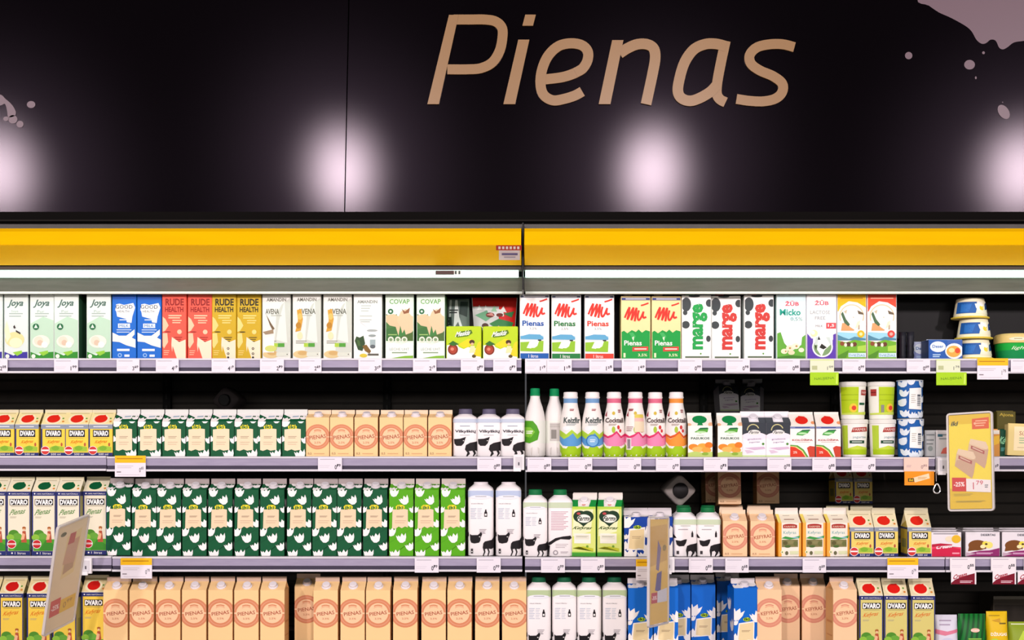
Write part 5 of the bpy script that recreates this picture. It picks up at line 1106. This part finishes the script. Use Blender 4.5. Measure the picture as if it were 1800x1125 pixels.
for a in [(729, 771, '0⁷⁹'), (838, 880, '0⁹⁹'), (951, 993, '0⁹⁹'), (1021, 1063, '0⁸⁹'), (1211, 1253, '0⁵⁹'), (1275, 1316, '0⁶⁵'), (1411, 1452, '0⁶⁹')]: price_tag(a[0], a[1], 3, a[2])
price_tag(212, 267, 3, '0⁷⁵', 'yellow', 981, 1017); price_tag(1118, 1160, 3, '0⁶⁹', 'yellow', 983, 1020); price_tag(1560, 1614, 3, '0⁷⁹', 'yellow', 981, 1017)
price_tag(1670, 1714, 3, '0⁵⁵', 'red', 980, 1004, drop=(1672, 1716, 1027, 'brand')); price_tag(1742, 1786, 3, '0⁵⁵', 'red', 980, 1004, drop=(1745, 1786, 1027, 'brand')); price_tag(1800, 1840, 3, '0⁵⁵', 'red', 980, 1004, drop=(1789, 1836, 1027, 'brand'))
cntr = {}
def tkind(st, drop): return {'white': 'plain white price tag', 'yellow': 'white price tag with yellow header', 'lime': 'pale price tag with lime green flap', 'peach': 'peach-edged price tag with orange flap', 'red': 'white price tag with crimson flap'}[st]
for row in (1, 2, 3):
    for st in ('white', 'yellow', 'lime', 'peach', 'red'):
        L_ = sorted([t for t in TAGS if t[0] == row and t[3] == st], key=lambda t: t[1])
        for i, t in enumerate(L_):
            o = t[2]; o['category'] = 'price tag'; o['group'] = 'price tags on the shelf rails'
            o['label'] = tkind(st, t[4]) + (', %s from the left on the %s rail' % (ORD[i] if i < 17 else ['eighteenth', 'nineteenth', 'twentieth', 'twenty-first'][i - 17], SH[row]) if len(L_) > 1 else ' on the %s rail' % SH[row])

# ------------------------------------------------------------------ clips, hook, stickers
def small_clip(px, py, lab, y=-.012):
    m = MB(); W, H = 19 * S, 27 * S
    m.box(-W / 2, W / 2, -.004, .004, 0, H, 'e8e6e8'); m.box(-W * .3, W * .3, -.006, -.004, H * .15, H * .85, 'd4d2d6'); m.box(-W * .5, W * .2, -.010, -.004, -.004, .006, 'f2f0f2')
    m.box(-.0015, .0015, -.0075, -.006, H * .3, H * .5, '4a4850')
    o = m.build('sign_clip', None, loc=(wx(px, y), y, wz(py, y))); tag(o, lab, 'clip', 'plastic sign clips')
    return o
small_clip(1657, 832, 'white plastic clip on the second shelf rail beside the large yellow sign')
small_clip(152, 1008, 'white plastic clip holding the tilted glare-paled sign on the left')
small_clip(1176, 1006, 'white plastic clip behind the narrow edge-on sign')
small_clip(912, 826, 'white plastic rail end clip beside the dark post')
# hook with a wire loop
m = MB()
def tube(m, pts, r, c, n=8):
    for a, b in zip(pts, pts[1:]):
        a, b = Vector(a), Vector(b); d = b - a; q = d.to_track_quat('Z', 'Y').to_matrix().to_4x4()
        m.lathe([(0, r), (d.length, r)], c, n, axis=Matrix.Translation(a) @ q)
hk = mat('e6e8ea', .2, .5, .6)
Y = -.012
tube(m, [(0, 0, 0), (0, 0, -28 * S), (.0005, 0, -40 * S)], .0009, hk)
tri = cr([(1647, 850), (1652.5, 860), (1650, 866), (1643.5, 866), (1641, 860)], 5, True)
tube(m, [((x - 1645.5) * S, 0, -(y - 806) * S) for x, y in tri] + [((tri[0][0] - 1645.5) * S, 0, -(tri[0][1] - 806) * S)], .0017, hk)
o = m.build('wire_hook', None, True, (wx(1645.5, Y), Y, wz(806, Y))); tag(o, 'small silver wire hook hanging from the second shelf beside the orange flap', 'hook')
# sticker on the left canopy end and note on the lamp
m = MB(); ys = -.1485
m2 = lambda px, py: (wx(px, ys), wz(py, ys))
(xa, za), (xb, zb_), (xc, zc_), (xd, zd_) = m2(872, 431), m2(917, 431), m2(878, 440), m2(914, 457)
def facet(py):  # y of the lower fascia facet
    return -.1485 + .0665 * (py - 431) / 35
def sq(m, px0, px1, py0, py1, c, o=.0006):
    y0, y1 = facet(py0) - o, facet(py1) - o
    m.add([(wx(px0, y1), y1, wz(py1, y1)), (wx(px1, y1), y1, wz(py1, y1)), (wx(px1, y0), y0, wz(py0, y0)), (wx(px0, y0), y0, wz(py0, y0))], [(0, 1, 2, 3)], c)
sq(m, 877, 914, 440, 457, 'e2d2d0'); sq(m, 872, 917, 431.2, 440, 'c23a28', .001)
for k in range(6): sq(m, 876 + k * 6.6, 880 + k * 6.6, 433.2, 438, 'f4e4da', .0016)
sq(m, 882, 910, 445, 448.5, '6a5c8a', .0016); sq(m, 886, 906, 451, 453, 'a89aa8', .0016)
o = m.build('canopy_sticker'); tag(o, 'small red and white sticker at the right end of the left yellow canopy', 'sticker')
m = MB(); ys = -.076
m.box(wx(765, ys), wx(798, ys), ys, ys + .003, wz(483, ys), wz(475.5, ys), '4a3630'); 
m.box(wx(798, ys), wx(811, ys), ys, ys + .003, wz(482.5, ys), wz(475.5, ys), 'e3e9df'); 
for px in (799.5, 806): m.box(wx(px, ys), wx(px + 3, ys), ys - .0006, ys, wz(482, ys), wz(476, ys), '31403a')
o = m.build('lamp_label'); tag(o, 'small dark printed label stuck on the lamp strip', 'sticker')

# ------------------------------------------------------------------ hanging promotion signs
def W3(px, py, Y): return Vector((wx(px, Y), Y, wz(py, Y)))
def corners(tl, tr, bl):
    a, b = W3(*tl), W3(*tr); u = b - a; lo, hi = -.6, .4
    f = lambda Y: (W3(bl[0], bl[1], Y) - a).dot(u)
    for _ in range(60):
        mid = (lo + hi) / 2
        if f(lo) * f(mid) <= 0: hi = mid
        else: lo = mid
    return a, u, W3(bl[0], bl[1], (lo + hi) / 2) - a
def promo(tl, u, v, lab, arts, plastic_a, back='e3c21a'):
    """tl: top-left corner; u, v: vectors along the top edge and down the side"""
    u = Vector(u); v = Vector(v); W, H = u.length, v.length
    ex = u.normalized(); up = (-v).normalized(); n = ex.cross(up).normalized(); up = n.cross(ex)
    root = empty('promo_sign'); bl = Vector(tl) + v + u / 2
    root.matrix_world = Matrix(((ex.x, -n.x, up.x, bl.x), (ex.y, -n.y, up.y, bl.y), (ex.z, -n.z, up.z, bl.z), (0, 0, 0, 1)))
    tag(root, lab, 'sign', 'hanging promotion signs')
    m = MB(); m.box(-W / 2 + .006, W / 2 - .006, -.0008, .0008, .006, H - .006, back)
    art(m, arts, W - .012, H - .012, lambda a, b, o: ((a - .5) * (W - .012), -.0008 - o, .006 + b * (H - .012)))
    m.build('poster', root)
    # clear rounded holder edge
    m = MB(); r = .009; out = []
    for cx_, cz_, a0 in ((W / 2 - r, r, -90), (W / 2 - r, H - r, 0), (-W / 2 + r, H - r, 90), (-W / 2 + r, r, 180)):
        for k in range(5):
            a = math.radians(a0 + 90 * k / 4); out.append((cx_ + r * math.cos(a), cz_ + r * math.sin(a), cx_ + (r - .0045) * math.cos(a), cz_ + (r - .0045) * math.sin(a)))
    N = len(out); V = []
    for y in (-.0035, .0035):
        V += [(a, y, b) for a, b, _, _ in out]; V += [(c, y, d) for _, _, c, d in out]
    F = []
    for i in range(N):
        j = (i + 1) % N
        F += [(i, j, N + j, N + i), (2 * N + i, 2 * N + j, j, i), (N + i, N + j, 3 * N + j, 3 * N + i), (2 * N + i, 3 * N + i, 3 * N + j, 2 * N + j)]
    m.add(V, F, mat('dcd6d2', .15, .6, 0, 0, .8)); m.build('holder_edge', root)
    m = MB(); m.box(-W / 2 + .004, W / 2 - .004, -.0032, -.0028, .004, H - .004, mat('f0e0dc', .12, .6, 0, 0, plastic_a)); m.build('glare_haze_cover', root)  # whitish tint of the cover stands in for glare on the plastic
    return root
def butter(c0, dx, dy):
    g = lambda *p: tuple((x + dx, y + dy) for x, y in p)
    return [('P', 'dcbf98', g((.05, .14), (.5, .05), (.56, .20), (.50, .26), (.10, .27))), ('P', 'c8a688', g((.05, .14), (.46, .0), (.5, .05), (.56, .2), (.1, .2))), ('P', 'e6cfae', g((.10, .27), (.5, .2), (.56, .22), (.5, .28), (.14, .32))), ('P', 'a8524a', g((.14, .215), (.46, .15), (.47, .185), (.15, .25))), ('P', 'd8b8a0', g((.18, .22), (.42, .17), (.43, .18), (.19, .235)))]
AR = [P('f0dc3a', (0, .2), (1, .2), (1, .9), (0, .9)), P('e0be14', (0, 0), (1, 0), (1, .16), (0, .22)), T('3a4a1a', 'iki', .14, .91, .16, .05, sh=.2, b=.03), P('dc5a24', (.56, .84), (.96, .84), (.96, .96), (.56, .95)), L('f4b890', .64, .92, (.92, .895, .87), .012), Cc('f4b890', .63, .9, .03)] + butter(0, .38, .42) + butter(0, .08, .32)
AR += [P('cf2222', (.06, .19), (.40, .185), (.40, .33), (.06, .335)), T('f8e8e4', '-25%', .23, .262, .26, .05, b=.03), P('efeae8', (.40, .185), (.98, .17), (.98, .30), (.40, .32)), T('cc4a5a', '1⁷⁹', .68, .25, .24, .09), L('8a8a90', .84, .92, (.24, .22), .012), L('a89a2a', .1, .55, (.155, .14), .005), L('a89a2a', .15, .85, (.08, .07), .005)]
Ys = -.055
promo(*corners((1664, 727, -.055), (1745, 722, -.135), (1667, 899)), 'large yellow discount sign with butter packs hanging at the right', AR, .05)
AL = [P('e6d6b0', (0, 0), (1, 0), (1, 1), (0, 1)), P('e2cf96', (.3, .48), (.75, .5), (.85, .92), (.35, .88)), P('b89a78', (.35, .52), (.7, .55), (.72, .72), (.38, .70)), P('c9a284', (.3, .62), (.72, .6), (.8, .84), (.4, .82)), P('b8504a', (.4, .80), (.62, .80), (.65, .90), (.45, .90)), E('4a5a34', .2, .92, .1, .02), P('c92c34', (.08, .14), (.42, .14), (.42, .30), (.08, .30)), T('f0d8d8', '-25%', .25, .22, .26, .05, b=.03), P('e3bc22', (.42, .14), (.95, .14), (.95, .27), (.42, .27)), T('8a6a1a', '0⁹⁹', .68, .21, .3, .07)]  # yellow poster in washed-out colours, glare painted into them
Ys = -.25
promo(*corners((101, 926, -.28), (157, 903, -.15), (74, 1120)), 'tilted discount sign, poster painted pale with glare, hanging askew over the left cartons', AL, .10, 'd9c8a0')
AM = [P('e6c25a', (0, 0), (1, 0), (1, 1), (0, 1)), P('cfa848', (.05, .55), (.95, .6), (.95, .95), (.05, .93)), P('6a6290', (.35, .52), (.5, .5), (.62, .72), (.45, .80)), P('5a5a94', (.3, .32), (.6, .3), (.66, .5), (.4, .48)), E('8a7a2a', .8, .72, .1, .03), P('bf4450', (.1, .20), (.42, .2), (.42, .30), (.1, .30)), T('f4d8d8', '-30%', .26, .25, .26, .04, b=.03), P('d9dce4', (.42, .2), (.95, .2), (.95, .33), (.42, .31))]
Ys = -.16
promo(*corners((1140, 909, -.17), (1175, 908, -.04), (1139, 1104)), 'narrow yellow sign seen nearly edge-on over the blue cartons', AM, .10)
